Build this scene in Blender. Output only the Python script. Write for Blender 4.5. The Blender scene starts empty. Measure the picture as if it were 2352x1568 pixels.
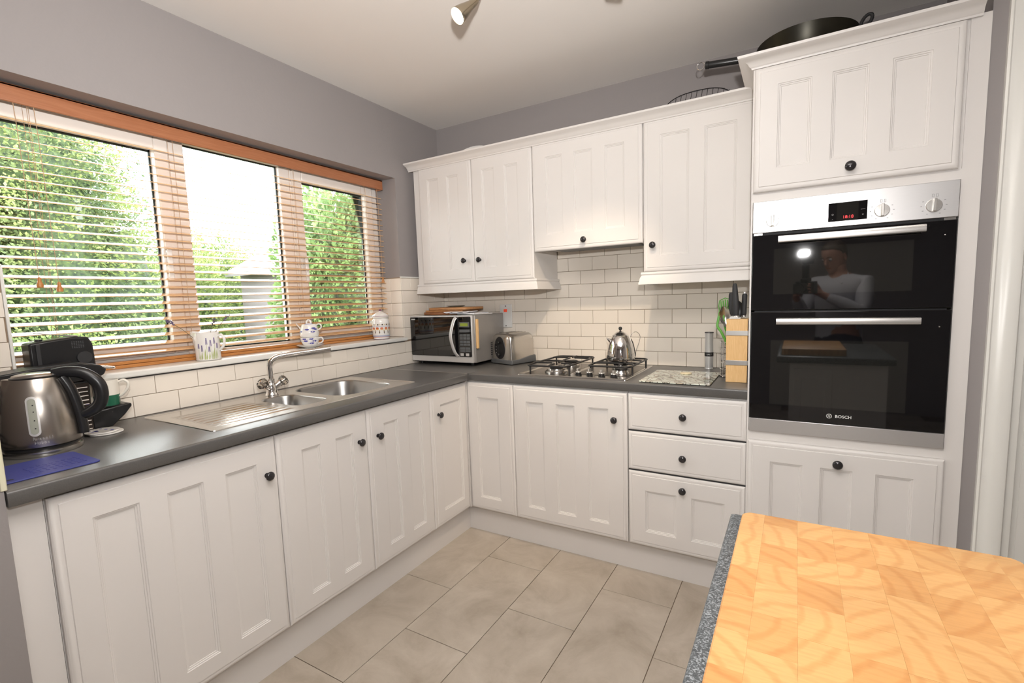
import bpy, bmesh, math, random
from mathutils import Matrix, Vector
PI = math.pi
SC = bpy.context.scene
COL = SC.collection
random.seed(7)

# ---------------------------------------------------------------- camera, world, lights, exposure
cd = bpy.data.cameras.new('camera'); cam = bpy.data.objects.new('view_camera', cd); COL.objects.link(cam)
CP = Vector((2.13778, -2.71905, 1.31033))
FW = Vector((-0.50338, 0.85738, -0.10725)); RT = Vector((0.86368, 0.50297, -0.03281)); UP = Vector((-0.02582, 0.10915, 0.99369))
cam.matrix_world = Matrix(((RT.x, UP.x, -FW.x, CP.x), (RT.y, UP.y, -FW.y, CP.y), (RT.z, UP.z, -FW.z, CP.z), (0, 0, 0, 1)))
cd.sensor_width = 36.0; cd.lens = 1112.71 * 36.0 / 2352.0
cd.shift_y = 21.06 / 2352.0
cd.clip_start = 0.03; cd.clip_end = 200
SC.camera = cam

w = bpy.data.worlds.new('overcast'); SC.world = w; w.use_nodes = True
nt = w.node_tree; bgn = nt.nodes['Background']
tc = nt.nodes.new('ShaderNodeTexCoord'); nz = nt.nodes.new('ShaderNodeTexNoise'); rmp = nt.nodes.new('ShaderNodeValToRGB')
nz.inputs['Scale'].default_value = 1.6; nz.inputs['Detail'].default_value = 3
rmp.color_ramp.elements[0].position = .3; rmp.color_ramp.elements[0].color = (.93, .96, 1, 1)
rmp.color_ramp.elements[1].position = .7; rmp.color_ramp.elements[1].color = (1, 1, 1, 1)
nt.links.new(tc.outputs['Generated'], nz.inputs['Vector']); nt.links.new(nz.outputs['Fac'], rmp.inputs['Fac'])
nt.links.new(rmp.outputs['Color'], bgn.inputs['Color']); bgn.inputs['Strength'].default_value = 11.5

def area(name, loc, to, sx, sy, power, color=(1, 1, 1), spread=PI):
    l = bpy.data.lights.new(name, 'AREA'); l.shape = 'RECTANGLE'; l.size = sx; l.size_y = sy; l.energy = power; l.color = color; l.spread = spread
    o = bpy.data.objects.new(name, l); COL.objects.link(o); o.location = loc
    d = Vector(to) - Vector(loc); o.rotation_euler = d.to_track_quat('-Z', 'Y').to_euler(); return o
# daylight portal at the window, an added fill panel below the ceiling, out of view, the photographer's flash
po = area('window_portal', (-.26, -1.31, 1.57), (1, -1.31, 1.57), 1.9, 1.1, 1); po.data.cycles.is_portal = True
area('room_fill_light', (1.95, -2.45, 2.44), (1.95, -2.45, 0), 1.4, 1.1, 29, (1, .95, .90))
area('camera_flash', (2.180, -2.735, 1.570), (1.90, -2.10, 1.90), .055, .03, 19, (1, .98, .96))
fl = bpy.data.lights.new('flash_bounce', 'SPOT'); fl.energy = 168; fl.color = (1, .965, .93); fl.spot_size = math.radians(112); fl.spot_blend = 1; fl.shadow_soft_size = .04
flo = bpy.data.objects.new('flash_bounce', fl); COL.objects.link(flo); flo.location = (2.165, -2.715, 1.60)
flo.rotation_euler = (Vector((1.15, -1.9, 2.46)) - flo.location).to_track_quat('-Z', 'Y').to_euler()

SC.view_settings.view_transform = 'Standard'; SC.view_settings.look = 'None'
SC.view_settings.gamma = 1.0; SC.view_settings.use_curve_mapping = False
SC.view_settings.exposure = 0.0

# ---------------------------------------------------------------- materials
M = {}
def mat(name, col, rough=.5, metal=0.0, var=0.0, scale=20, bump=0.0, bscale=None, coat=0.0, spec=.5, emit=None, estr=0, trans=0, stretch=None, aniso=0, detail=3):
    m = bpy.data.materials.new(name); m.use_nodes = True; n = m.node_tree.nodes; l = m.node_tree.links; b = n['Principled BSDF']
    b.inputs['Base Color'].default_value = (*col, 1); b.inputs['Roughness'].default_value = rough; b.inputs['Metallic'].default_value = metal
    b.inputs['Specular IOR Level'].default_value = spec; b.inputs['Coat Weight'].default_value = coat; b.inputs['Transmission Weight'].default_value = trans
    b.inputs['Anisotropic'].default_value = aniso
    t = n.new('ShaderNodeTexCoord'); mp = n.new('ShaderNodeMapping'); l.new(t.outputs['Object'], mp.inputs['Vector'])
    if stretch: mp.inputs['Scale'].default_value = stretch
    if var or True:
        z = n.new('ShaderNodeTexNoise'); z.inputs['Scale'].default_value = scale; z.inputs['Detail'].default_value = detail; l.new(mp.outputs['Vector'], z.inputs['Vector'])
        mx = n.new('ShaderNodeMix'); mx.data_type = 'RGBA'; l.new(z.outputs['Fac'], mx.inputs['Factor'])
        v = max(var, .01)
        mx.inputs['A'].default_value = (*[max(0, c * (1 - v)) for c in col], 1); mx.inputs['B'].default_value = (*[min(1, c * (1 + v)) for c in col], 1)
        l.new(mx.outputs['Result'], b.inputs['Base Color'])
    if bump:
        z2 = n.new('ShaderNodeTexNoise'); z2.inputs['Scale'].default_value = bscale or scale; z2.inputs['Detail'].default_value = 4; l.new(mp.outputs['Vector'], z2.inputs['Vector'])
        bp = n.new('ShaderNodeBump'); bp.inputs['Strength'].default_value = bump; bp.inputs['Distance'].default_value = .002
        l.new(z2.outputs['Fac'], bp.inputs['Height']); l.new(bp.outputs['Normal'], b.inputs['Normal'])
    if emit: b.inputs['Emission Color'].default_value = (*emit, 1); b.inputs['Emission Strength'].default_value = estr
    M[name] = m; return m
mat('paint_white', (.745, .715, .692), .42, var=.012, scale=6, bump=.05, bscale=60)
mat('paint_trim', (.80, .79, .75), .3, var=.02, scale=5)
mat('wall_lilac', (.305, .281, .278), .7, var=.03, scale=3, bump=.2, bscale=90)
mat('ceiling_paint', (.80, .77, .74), .8, var=.015, scale=2)
mat('tile_cream', (.86, .79, .70), .18, var=.02, scale=4, bump=.12, bscale=9)
mat('grout_brown', (.30, .22, .15), .8, var=.15, scale=40)
mat('grout_floor', (.17, .12, .085), .85, var=.2, scale=40)
mat('worktop', (.105, .102, .099), .30, var=.25, scale=420, bump=.06, bscale=300, spec=.7)
mat('worktop_speckle', (.15, .165, .18), .45, var=.6, scale=260, bump=.2, bscale=250)
mat('steel', (.62, .60, .57), .24, 1, var=.03, scale=30)
mat('steel_brushed', (.47, .43, .39), .25, 1, var=.06, scale=60, stretch=(1, 1, 30), aniso=.5)
mat('steel_oven', (.70, .69, .69), .32, .75, var=.04, scale=60, stretch=(1, 30, 30))
mat('chrome', (.80, .78, .76), .07, 1)
mat('alu', (.66, .65, .63), .34, 1, var=.03, scale=60)
mat('pewter', (.050, .047, .050), .18, .5, var=.15, scale=60)
mat('black_glass', (.004, .004, .005), .03, spec=.8)
mat('oven_window', (.012, .012, .011), .025, spec=1.0)
mat('black_plastic', (.013, .013, .014), .30)
mat('black_matt', (.022, .022, .024), .55, var=.2, scale=60)
mat('cast_iron', (.020, .019, .019), .42, var=.3, scale=80)
mat('steel_bowl', (.40, .395, .385), .30, 1, var=.04, scale=30)
mat('mill_alu', (.72, .71, .70), .34, .55, var=.03, scale=60)
mat('hob_dark', (.075, .062, .055), .22, .8)
mat('grey_plastic', (.10, .105, .11), .4)
mat('silver_plastic', (.62, .61, .60), .33, .35)
mat('mw_case', (.36, .345, .33), .42, .5, var=.04)
mat('white_plastic', (.80, .79, .77), .3)
mat('upvc', (.92, .87, .82), .3)
mat('ceramic', (.84, .82, .79), .12, coat=.4)
mat('paint_blue', (.09, .09, .36), .25, var=.35, scale=90)
mat('paint_lav', (.16, .12, .28), .4, var=.4, scale=200)
mat('paint_green', (.42, .48, .20), .4, var=.25, scale=80)
mat('paint_red', (.60, .13, .06), .3)
mat('paint_orange', (.72, .38, .12), .3)
mat('paint_brown', (.10, .06, .035), .3)
mat('band_blue', (.45, .48, .62), .3)
mat('band_yellow', (.72, .58, .30), .3)
mat('band_plum', (.22, .08, .13), .3)
mat('mug_green', (.015, .13, .07), .25)
mat('mug_cream', (.82, .78, .70), .22)
mat('print_black', (.02, .02, .02), .4)
mat('print_grey', (.30, .30, .30), .5)
mat('print_white', (.75, .75, .74), .4)
mat('silicone_blue', (.045, .055, .24), .5, var=.05, scale=60)
mat('rubber_trim', (.72, .69, .52), .5)
mat('gasket', (.012, .02, .018), .5)
mat('plastic_green', (.12, .38, .06), .35)
mat('wok_iron', (.028, .025, .017), .36, .6, var=.6, scale=14)
mat('lavender_dry', (.13, .10, .20), .8, var=.4, scale=200)
mat('stem_dry', (.13, .12, .06), .8)
mat('paper', (.84, .84, .88), .6)
mat('shed_wood', (.27, .235, .245), .7, var=.1, scale=4, stretch=(1, 1, 12))
mat('shed_felt', (.22, .21, .22), .8)
mat('house_wall', (.75, .72, .68), .8)
mat('roof_tile', (.62, .60, .60), .7, var=.1)
mat('grass', (.07, .13, .03), .9, var=.5, scale=3)
mat('bark', (.10, .07, .05), .9, var=.3)
mat('skin', (.55, .30, .22), .5, var=.08, scale=30)
mat('shirt', (.62, .62, .66), .7, var=.05, scale=10, bump=.5, bscale=14)
mat('trousers', (.03, .03, .04), .8)
mat('hair', (.10, .075, .055), .6, var=.4, scale=90)
mat('eye_white', (.8, .8, .8), .2)
mat('leather', (.02, .016, .014), .4)
mat('cord_brown', (.22, .09, .045), .5)
mat('blind_cord', (.50, .33, .20), .6)
mat('kettle_window', (.36, .37, .31), .2)
mat('led_red', (.3, .0, .0), .4, emit=(1, .03, .04), estr=1.6)
mat('lcd_green', (.10, .13, .01), .4, emit=(.35, .40, .03), estr=.35)
mat('neon_red', (.70, .07, .03), .3, emit=(1, .1, .04), estr=.25)
mat('bulb', (1, .9, .7), .3, emit=(1, .83, .62), estr=14)
mat('knob_silver', (.72, .70, .67), .25, .8)
mat('brass_nickel', (.42, .36, .27), .26, 1)
mat('terracotta', (.42, .13, .05), .3)
mat('cream_disc', (.82, .72, .50), .4)

def wood(name, c1, c2, scale=8, stretch=(1, 1, 1), rough=.4, coat=0, dist=3):
    m = bpy.data.materials.new(name); m.use_nodes = True; n = m.node_tree.nodes; l = m.node_tree.links; b = n['Principled BSDF']
    b.inputs['Roughness'].default_value = rough; b.inputs['Coat Weight'].default_value = coat; b.inputs['Coat Roughness'].default_value = .15
    t = n.new('ShaderNodeTexCoord'); oi = n.new('ShaderNodeObjectInfo'); mp = n.new('ShaderNodeMapping'); mp.inputs['Scale'].default_value = stretch
    l.new(t.outputs['Object'], mp.inputs['Vector']); l.new(oi.outputs['Random'], mp.inputs['Location'])
    wv = n.new('ShaderNodeTexNoise'); wv.inputs['Scale'].default_value = scale; wv.inputs['Detail'].default_value = 5; wv.inputs['Distortion'].default_value = dist
    l.new(mp.outputs['Vector'], wv.inputs['Vector'])
    r = n.new('ShaderNodeValToRGB'); r.color_ramp.elements[0].position = .3; r.color_ramp.elements[1].position = .7
    r.color_ramp.elements[0].color = (*c1, 1); r.color_ramp.elements[1].color = (*c2, 1)
    l.new(wv.outputs['Fac'], r.inputs['Fac']); l.new(r.outputs['Color'], b.inputs['Base Color']); M[name] = m; return m
wood('blind_wood', (.84, .50, .24), (.90, .58, .31), 6, (8, .6, 8), .14, .8)
wood('valance_wood', (.36, .13, .055), (.44, .18, .085), 8, (8, .4, 8), .35)
wood('rail_wood', (.42, .16, .04), (.58, .26, .08), 8, (14, .3, 20), .3)
wood('block_wood', (.76, .47, .20), (.86, .57, .28), 10, (14, 4, .8), .35)
wood('cutting_wood', (.42, .19, .07), (.58, .30, .12), 10, (1, 8, 8), .45)
wood('teak_wood', (.22, .085, .03), (.34, .14, .055), 10, (1, 8, 8), .45)

def endgrain():
    m = bpy.data.materials.new('endgrain'); m.use_nodes = True; n = m.node_tree.nodes; l = m.node_tree.links; b = n['Principled BSDF']
    b.inputs['Roughness'].default_value = .42; b.inputs['Coat Weight'].default_value = .12; b.inputs['Coat Roughness'].default_value = .3
    t = n.new('ShaderNodeTexCoord'); oi = n.new('ShaderNodeObjectInfo')
    # ring centre differs per block
    mu = n.new('ShaderNodeVectorMath'); mu.operation = 'SCALE'; mu.inputs[0].default_value = (3.7, 9.1, 0); l.new(oi.outputs['Random'], mu.inputs['Scale'])
    sn = n.new('ShaderNodeVectorMath'); sn.operation = 'SINE'
    m10 = n.new('ShaderNodeVectorMath'); m10.operation = 'SCALE'; m10.inputs['Scale'].default_value = 3.0; l.new(mu.outputs[0], m10.inputs[0]); l.new(m10.outputs[0], sn.inputs[0])
    sc = n.new('ShaderNodeVectorMath'); sc.operation = 'SCALE'; sc.inputs['Scale'].default_value = .075; l.new(sn.outputs[0], sc.inputs[0])
    ad = n.new('ShaderNodeVectorMath'); ad.operation = 'ADD'; l.new(t.outputs['Object'], ad.inputs[0]); l.new(sc.outputs[0], ad.inputs[1])
    wv = n.new('ShaderNodeTexWave'); wv.wave_type = 'RINGS'; wv.rings_direction = 'Z'; wv.inputs['Scale'].default_value = 12; wv.inputs['Distortion'].default_value = 2.2
    wv.inputs['Detail'].default_value = 3; wv.inputs['Detail Scale'].default_value = 2.2; l.new(ad.outputs[0], wv.inputs['Vector'])
    r = n.new('ShaderNodeValToRGB'); r.color_ramp.elements[0].position = 0; r.color_ramp.elements[0].color = (.525, .268, .094, 1)
    r.color_ramp.elements[1].position = .35; r.color_ramp.elements[1].color = (.585, .325, .125, 1)
    l.new(wv.outputs['Fac'], r.inputs['Fac'])
    # per block tone
    r2 = n.new('ShaderNodeValToRGB'); r2.color_ramp.elements[0].color = (.88, .78, .68, 1); r2.color_ramp.elements[1].color = (1, 1, 1, 1); r2.color_ramp.elements[1].position = .55
    l.new(oi.outputs['Random'], r2.inputs['Fac'])
    mx = n.new('ShaderNodeMix'); mx.data_type = 'RGBA'; mx.blend_type = 'MULTIPLY'; mx.inputs['Factor'].default_value = 1
    l.new(r.outputs['Color'], mx.inputs['A']); l.new(r2.outputs['Color'], mx.inputs['B'])
    # grime from use, in world position
    g = n.new('ShaderNodeNewGeometry'); z = n.new('ShaderNodeTexNoise'); z.inputs['Scale'].default_value = 5; z.inputs['Detail'].default_value = 6; l.new(g.outputs['Position'], z.inputs['Vector'])
    r3 = n.new('ShaderNodeValToRGB'); r3.color_ramp.elements[0].position = .45; r3.color_ramp.elements[0].color = (1, 1, 1, 1); r3.color_ramp.elements[1].position = .8; r3.color_ramp.elements[1].color = (.62, .62, .62, 1)
    l.new(z.outputs['Fac'], r3.inputs['Fac'])
    mx2 = n.new('ShaderNodeMix'); mx2.data_type = 'RGBA'; mx2.blend_type = 'MULTIPLY'; mx2.inputs['Factor'].default_value = .8
    l.new(mx.outputs['Result'], mx2.inputs['A']); l.new(r3.outputs['Color'], mx2.inputs['B']); mp3 = n.new('ShaderNodeMapping'); mp3.inputs['Scale'].default_value = (30, 260, 1); mp3.inputs['Rotation'].default_value = (0, 0, .35); l.new(g.outputs['Position'], mp3.inputs['Vector'])
    z4 = n.new('ShaderNodeTexNoise'); z4.inputs['Scale'].default_value = 1; z4.inputs['Detail'].default_value = 4; l.new(mp3.outputs['Vector'], z4.inputs['Vector'])
    r4 = n.new('ShaderNodeValToRGB'); r4.color_ramp.elements[0].position = .35; r4.color_ramp.elements[0].color = (.86, .84, .80, 1); r4.color_ramp.elements[1].position = .55
    l.new(z4.outputs['Fac'], r4.inputs['Fac'])
    mx3 = n.new('ShaderNodeMix'); mx3.data_type = 'RGBA'; mx3.blend_type = 'MULTIPLY'; mx3.inputs['Factor'].default_value = .6
    l.new(mx2.outputs['Result'], mx3.inputs['A']); l.new(r4.outputs['Color'], mx3.inputs['B']); l.new(mx3.outputs['Result'], b.inputs['Base Color'])
    M['endgrain'] = m
endgrain()

def stone_floor():
    m = bpy.data.materials.new('floor_stone'); m.use_nodes = True; n = m.node_tree.nodes; l = m.node_tree.links; b = n['Principled BSDF']
    b.inputs['Roughness'].default_value = .38
    g = n.new('ShaderNodeNewGeometry'); oi = n.new('ShaderNodeObjectInfo')
    ad = n.new('ShaderNodeVectorMath'); ad.operation = 'ADD'; l.new(g.outputs['Position'], ad.inputs[0])
    s = n.new('ShaderNodeVectorMath'); s.operation = 'SCALE'; s.inputs[0].default_value = (40, 23, 0); l.new(oi.outputs['Random'], s.inputs['Scale']); l.new(s.outputs[0], ad.inputs[1])
    z = n.new('ShaderNodeTexNoise'); z.inputs['Scale'].default_value = 4.5; z.inputs['Detail'].default_value = 8; z.inputs['Roughness'].default_value = .65; z.inputs['Distortion'].default_value = .6
    l.new(ad.outputs[0], z.inputs['Vector'])
    r = n.new('ShaderNodeValToRGB'); e = r.color_ramp.elements
    e[0].position = .30; e[0].color = (.355, .30, .236, 1); e[1].position = .72; e[1].color = (.545, .48, .405, 1)
    x = e.new(.5); x.color = (.45, .39, .32, 1)
    l.new(z.outputs['Fac'], r.inputs['Fac']); l.new(r.outputs['Color'], b.inputs['Base Color'])
    z2 = n.new('ShaderNodeTexNoise'); z2.inputs['Scale'].default_value = 120; l.new(ad.outputs[0], z2.inputs['Vector'])
    bp = n.new('ShaderNodeBump'); bp.inputs['Strength'].default_value = .12; bp.inputs['Distance'].default_value = .002; l.new(z2.outputs['Fac'], bp.inputs['Height']); l.new(bp.outputs['Normal'], b.inputs['Normal'])
    M['floor_stone'] = m
stone_floor()

def speckle():
    m = M['worktop_speckle']; n = m.node_tree.nodes; l = m.node_tree.links; t = n['Texture Coordinate']; v = n.new('ShaderNodeTexVoronoi'); v.inputs['Scale'].default_value = 620
    l.new(t.outputs['Object'], v.inputs['Vector']); sp = n.new('ShaderNodeSeparateColor'); l.new(v.outputs['Color'], sp.inputs[0])
    r = n.new('ShaderNodeValToRGB'); e = r.color_ramp.elements; e[0].position = .1; e[0].color = (.045, .05, .055, 1); e[1].position = .9; e[1].color = (.24, .26, .275, 1); x = e.new(.6); x.color = (.085, .095, .102, 1)
    l.new(sp.outputs[0], r.inputs['Fac']); l.new(r.outputs['Color'], n['Principled BSDF'].inputs['Base Color'])
speckle()
def pebble_glass():
    m = bpy.data.materials.new('pebble_print'); m.use_nodes = True; n = m.node_tree.nodes; l = m.node_tree.links; b = n['Principled BSDF']
    b.inputs['Roughness'].default_value = .1; b.inputs['Coat Weight'].default_value = .6
    t = n.new('ShaderNodeTexCoord'); v = n.new('ShaderNodeTexVoronoi'); v.feature = 'DISTANCE_TO_EDGE'; v.inputs['Scale'].default_value = 36
    l.new(t.outputs['Object'], v.inputs['Vector'])
    r = n.new('ShaderNodeValToRGB'); e = r.color_ramp.elements; e[0].position = .03; e[0].color = (.12, .105, .08, 1); e[1].position = .10; e[1].color = (.76, .80, .70, 1)
    v2 = n.new('ShaderNodeTexVoronoi'); v2.inputs['Scale'].default_value = 36; l.new(t.outputs['Object'], v2.inputs['Vector'])
    r2 = n.new('ShaderNodeValToRGB'); r2.color_ramp.elements[0].color = (.60, .48, .40, 1); r2.color_ramp.elements[1].color = (1, 1, 1, 1); r2.color_ramp.elements[1].position = .22
    sp = n.new('ShaderNodeSeparateColor'); l.new(v2.outputs['Color'], sp.inputs[0]); l.new(sp.outputs[0], r2.inputs['Fac'])
    mx = n.new('ShaderNodeMix'); mx.data_type = 'RGBA'; mx.blend_type = 'MULTIPLY'; mx.inputs['Factor'].default_value = 1
    l.new(v.outputs['Distance'], r.inputs['Fac']); l.new(r.outputs['Color'], mx.inputs['A']); l.new(r2.outputs['Color'], mx.inputs['B']); l.new(mx.outputs['Result'], b.inputs['Base Color'])
    M['pebble_print'] = m
pebble_glass()

def clear_glass(name, tint=(1, 1, 1), ior=1.45):
    m = bpy.data.materials.new(name); m.use_nodes = True; n = m.node_tree.nodes; l = m.node_tree.links
    n.remove(n['Principled BSDF']); out = n['Material Output']
    tr = n.new('ShaderNodeBsdfTransparent'); tr.inputs['Color'].default_value = (*tint, 1); gl = n.new('ShaderNodeBsdfGlossy'); gl.inputs['Roughness'].default_value = .02
    fr = n.new('ShaderNodeFresnel'); fr.inputs['IOR'].default_value = ior; mx = n.new('ShaderNodeMixShader')
    l.new(fr.outputs[0], mx.inputs[0]); l.new(tr.outputs[0], mx.inputs[1]); l.new(gl.outputs[0], mx.inputs[2]); l.new(mx.outputs[0], out.inputs[0]); M[name] = m
clear_glass('window_glass', (.97, .99, .98))
clear_glass('acrylic', (.93, .91, .88), 1.6)
def leaf(name, c1, c2, scale=5):
    m = bpy.data.materials.new(name); m.use_nodes = True; n = m.node_tree.nodes; l = m.node_tree.links; b = n['Principled BSDF']
    b.inputs['Roughness'].default_value = .5
    g = n.new('ShaderNodeNewGeometry'); z = n.new('ShaderNodeTexNoise'); z.inputs['Scale'].default_value = scale; z.inputs['Detail'].default_value = 4; l.new(g.outputs['Position'], z.inputs['Vector'])
    r = n.new('ShaderNodeValToRGB'); r.color_ramp.elements[0].position = .35; r.color_ramp.elements[0].color = (*c1, 1); r.color_ramp.elements[1].position = .65; r.color_ramp.elements[1].color = (*c2, 1)
    l.new(z.outputs['Fac'], r.inputs['Fac']); l.new(r.outputs['Color'], b.inputs['Base Color'])
    # thin leaves let light through
    t = n.new('ShaderNodeBsdfTranslucent'); l.new(r.outputs['Color'], t.inputs['Color']); mx = n.new('ShaderNodeMixShader'); mx.inputs[0].default_value = .35
    l.new(b.outputs[0], mx.inputs[1]); l.new(t.outputs[0], mx.inputs[2]); l.new(mx.outputs[0], n['Material Output'].inputs[0]); M[name] = m
leaf('leaf_conifer', (.075, .125, .065), (.31, .37, .12), 4)
leaf('leaf_hedge', (.09, .15, .05), (.34, .40, .12), 3)
leaf('leaf_laurel', (.10, .18, .06), (.30, .42, .15), 6)

# ---------------------------------------------------------------- mesh helpers
WORLD = {}
class MB:
    def __init__(s, T=None): s.v = []; s.f = []; s.m = []; s.T = T
    def add(s, vs, fs, m=0):
        b = len(s.v)
        s.v += [(s.T @ Vector(p)) if s.T is not None else Vector(p) for p in vs]
        for f in fs: s.f.append([b + i for i in f]); s.m.append(m)
        return s
    def box(s, x0, x1, y0, y1, z0, z1, m=0):
        x0, x1 = sorted((x0, x1)); y0, y1 = sorted((y0, y1)); z0, z1 = sorted((z0, z1))
        return s.add([(x0, y0, z0), (x1, y0, z0), (x1, y1, z0), (x0, y1, z0), (x0, y0, z1), (x1, y0, z1), (x1, y1, z1), (x0, y1, z1)],
                     [(0, 3, 2, 1), (4, 5, 6, 7), (0, 1, 5, 4), (1, 2, 6, 5), (2, 3, 7, 6), (3, 0, 4, 7)], m)
    def rings(s, rings, m=0, cap0=True, cap1=True, closed=False):
        n = len(rings[0]); vs = [p for r in rings for p in r]; fs = []
        k = len(rings)
        for i in range(k if closed else k - 1):
            a = i * n; b = ((i + 1) % k) * n
            for j in range(n): fs.append((a + j, a + (j + 1) % n, b + (j + 1) % n, b + j))
        if not closed:
            if cap0: fs.append(tuple(reversed(range(n))))
            if cap1: fs.append(tuple(range((k - 1) * n, k * n)))
        return s.add(vs, fs, m)
    def lathe(s, prof, c=(0, 0, 0), n=32, m=0, axis='z', cap0=True, cap1=True):
        c = Vector(c); rg = []
        for r, h in prof:
            row = []
            for j in range(n):
                a = 2 * PI * j / n; x, y = max(r, 1e-5) * math.cos(a), max(r, 1e-5) * math.sin(a)
                row.append(c + (Vector((x, y, h)) if axis == 'z' else Vector((x, -h, y)) if axis == '-y' else Vector((h, x, y))))
            rg.append(row)
        return s.rings(rg, m, cap0, cap1)
    def cone(s, p0, p1, r0, r1, n=20, m=0, caps=True):
        p0 = Vector(p0); p1 = Vector(p1); d = (p1 - p0).normalized(); a = d.orthogonal().normalized(); b = d.cross(a)
        return s.rings([[p + (a * math.cos(2 * PI * j / n) + b * math.sin(2 * PI * j / n)) * r for j in range(n)] for p, r in ((p0, r0), (p1, r1))], m, caps, caps)
    def tube(s, pts, r, n=10, m=0, closed=False, flat=1.0, nrm=None):
        P = [Vector(p) for p in pts]; k = len(P); rg = []; a = None
        rr = r if isinstance(r, (list, tuple)) else [r] * k
        for i in range(k):
            if closed: d = (P[(i + 1) % k] - P[i - 1]).normalized()
            else: d = (P[min(i + 1, k - 1)] - P[max(i - 1, 0)]).normalized()
            if a is None: a = (Vector(nrm) if nrm else d.orthogonal())
            a = (a - d * a.dot(d)).normalized(); b = d.cross(a)
            rg.append([P[i] + (a * math.cos(2 * PI * j / n) + b * math.sin(2 * PI * j / n) * flat) * rr[i] for j in range(n)])
        return s.rings(rg, m, closed=closed)
    def prism(s, poly, z0, z1, m=0):
        n = len(poly); return s.rings([[(x, y, z0) for x, y in poly], [(x, y, z1) for x, y in poly]], m)
    def prism_y(s, poly, y0, y1, m=0):      # poly in (x, z), counter-clockwise seen from -y
        return s.rings([[(x, y1, z) for x, z in poly], [(x, y0, z) for x, z in poly]], m)
    def sweep(s, path, prof, m=0):          # path: xy points, prof: (out, z); out = left-hand side normal of the path, closed profile
        P = [Vector((x, y)) for x, y in path]; rg = []
        for i, p in enumerate(P):
            d0 = (P[i] - P[i - 1]).normalized() if i > 0 else (P[1] - P[0]).normalized()
            d1 = (P[i + 1] - P[i]).normalized() if i < len(P) - 1 else d0
            n0 = Vector((d0.y, -d0.x)); n1 = Vector((d1.y, -d1.x)); nn = (n0 + n1).normalized(); k = 1 / max(.2, nn.dot(n0))
            rg.append([(p.x + nn.x * o * k, p.y + nn.y * o * k, z) for o, z in prof])
        return s.rings(rg, m)
    def build(s, name, mats, parent=None, local=False, smooth=40, bevel=0, seg=2, origin=None, subd=0):
        if isinstance(mats, str): mats = [mats]
        vs = s.v
        if parent is not None and not local:
            W = WORLD[parent.name].inverted(); vs = [W @ v for v in vs]
        if origin is None:
            xs = [v.x for v in vs]; ys = [v.y for v in vs]; zs = [v.z for v in vs]
            o = Vector(((min(xs) + max(xs)) / 2, (min(ys) + max(ys)) / 2, min(zs)))
        else: o = Vector(origin)
        me = bpy.data.meshes.new(name); me.from_pydata([v - o for v in vs], [], s.f)
        for k in mats: me.materials.append(M[k])
        me.polygons.foreach_set('material_index', s.m)
        me.polygons.foreach_set('use_smooth', [True] * len(s.f))
        me.update()
        bm = bmesh.new(); bm.from_mesh(me); bmesh.ops.recalc_face_normals(bm, faces=bm.faces); bm.to_mesh(me); bm.free()
        me.set_sharp_from_angle(angle=math.radians(smooth))
        ob = bpy.data.objects.new(name, me); COL.objects.link(ob); ob.location = o
        if parent is not None: ob.parent = parent; WORLD[ob.name] = WORLD[parent.name] @ Matrix.Translation(o)
        else: WORLD[ob.name] = Matrix.Translation(o)
        if bevel:
            b = ob.modifiers.new('bevel', 'BEVEL'); b.width = bevel; b.segments = seg; b.limit_method = 'ANGLE'; b.angle_limit = math.radians(40)
        if subd:
            b = ob.modifiers.new('subd', 'SUBSURF'); b.levels = subd; b.render_levels = subd
        return ob

def tag(o, label=None, cat=None, group=None, kind=None):
    if label: o['label'] = label
    if cat: o['category'] = cat
    if group: o['group'] = group
    if kind: o['kind'] = kind
    return o
def thing(name, loc, label, cat, rz=0, group=None, kind=None):
    o = bpy.data.objects.new(name, None); COL.objects.link(o); o.location = loc; o.rotation_euler = (0, 0, rz); o.empty_display_size = .05
    WORLD[o.name] = Matrix.Translation(loc) @ Matrix.Rotation(rz, 4, 'Z')
    return tag(o, label, cat, group, kind)
def inst(src, name, loc, parent=None, rot=None):      # a copy that shares the mesh; loc in the parent's space
    o = src.copy(); o.name = name; COL.objects.link(o); o.location = loc; o.parent = parent
    if rot: o.rotation_euler = rot
    return o
def cat_pts(pts, k=6, closed=False):
    P = [Vector(p) for p in pts]; n = len(P); out = []
    for i in range(n if closed else n - 1):
        g = (lambda j: P[j % n]) if closed else (lambda j: P[max(0, min(n - 1, j))])
        p0, p1, p2, p3 = g(i - 1), g(i), g(i + 1), g(i + 2)
        for t in [q / k for q in range(k)]:
            out.append(.5 * ((2 * p1) + (-p0 + p2) * t + (2 * p0 - 5 * p1 + 4 * p2 - p3) * t * t + (-p0 + 3 * p1 - 3 * p2 + p3) * t ** 3))
    if not closed: out.append(P[-1])
    return out
def rrect(x0, x1, y0, y1, r, k=5):
    out = []
    for cx, cy, a0 in ((x1 - r, y1 - r, 0), (x0 + r, y1 - r, 90), (x0 + r, y0 + r, 180), (x1 - r, y0 + r, 270)):
        for i in range(k + 1):
            a = math.radians(a0 + 90 * i / k); out.append((cx + r * math.cos(a), cy + r * math.sin(a)))
    return out
def text(name, body, size, mw, mname, parent, extrude=.0003, bold=0, spacing=1.0):
    c = bpy.data.curves.new(name, 'FONT'); c.body = body; c.size = size; c.extrude = extrude; c.align_x = 'CENTER'; c.align_y = 'CENTER'; c.offset = bold; c.space_character = spacing
    c.materials.append(M[mname])
    t = bpy.data.objects.new(name, c); me = bpy.data.meshes.new_from_object(t); bpy.data.objects.remove(t)
    o = bpy.data.objects.new(name, me); COL.objects.link(o)
    if not me.materials: me.materials.append(M[mname])
    o.parent = parent; o.matrix_local = WORLD[parent.name].inverted() @ mw
    WORLD[o.name] = mw
    return o
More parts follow.
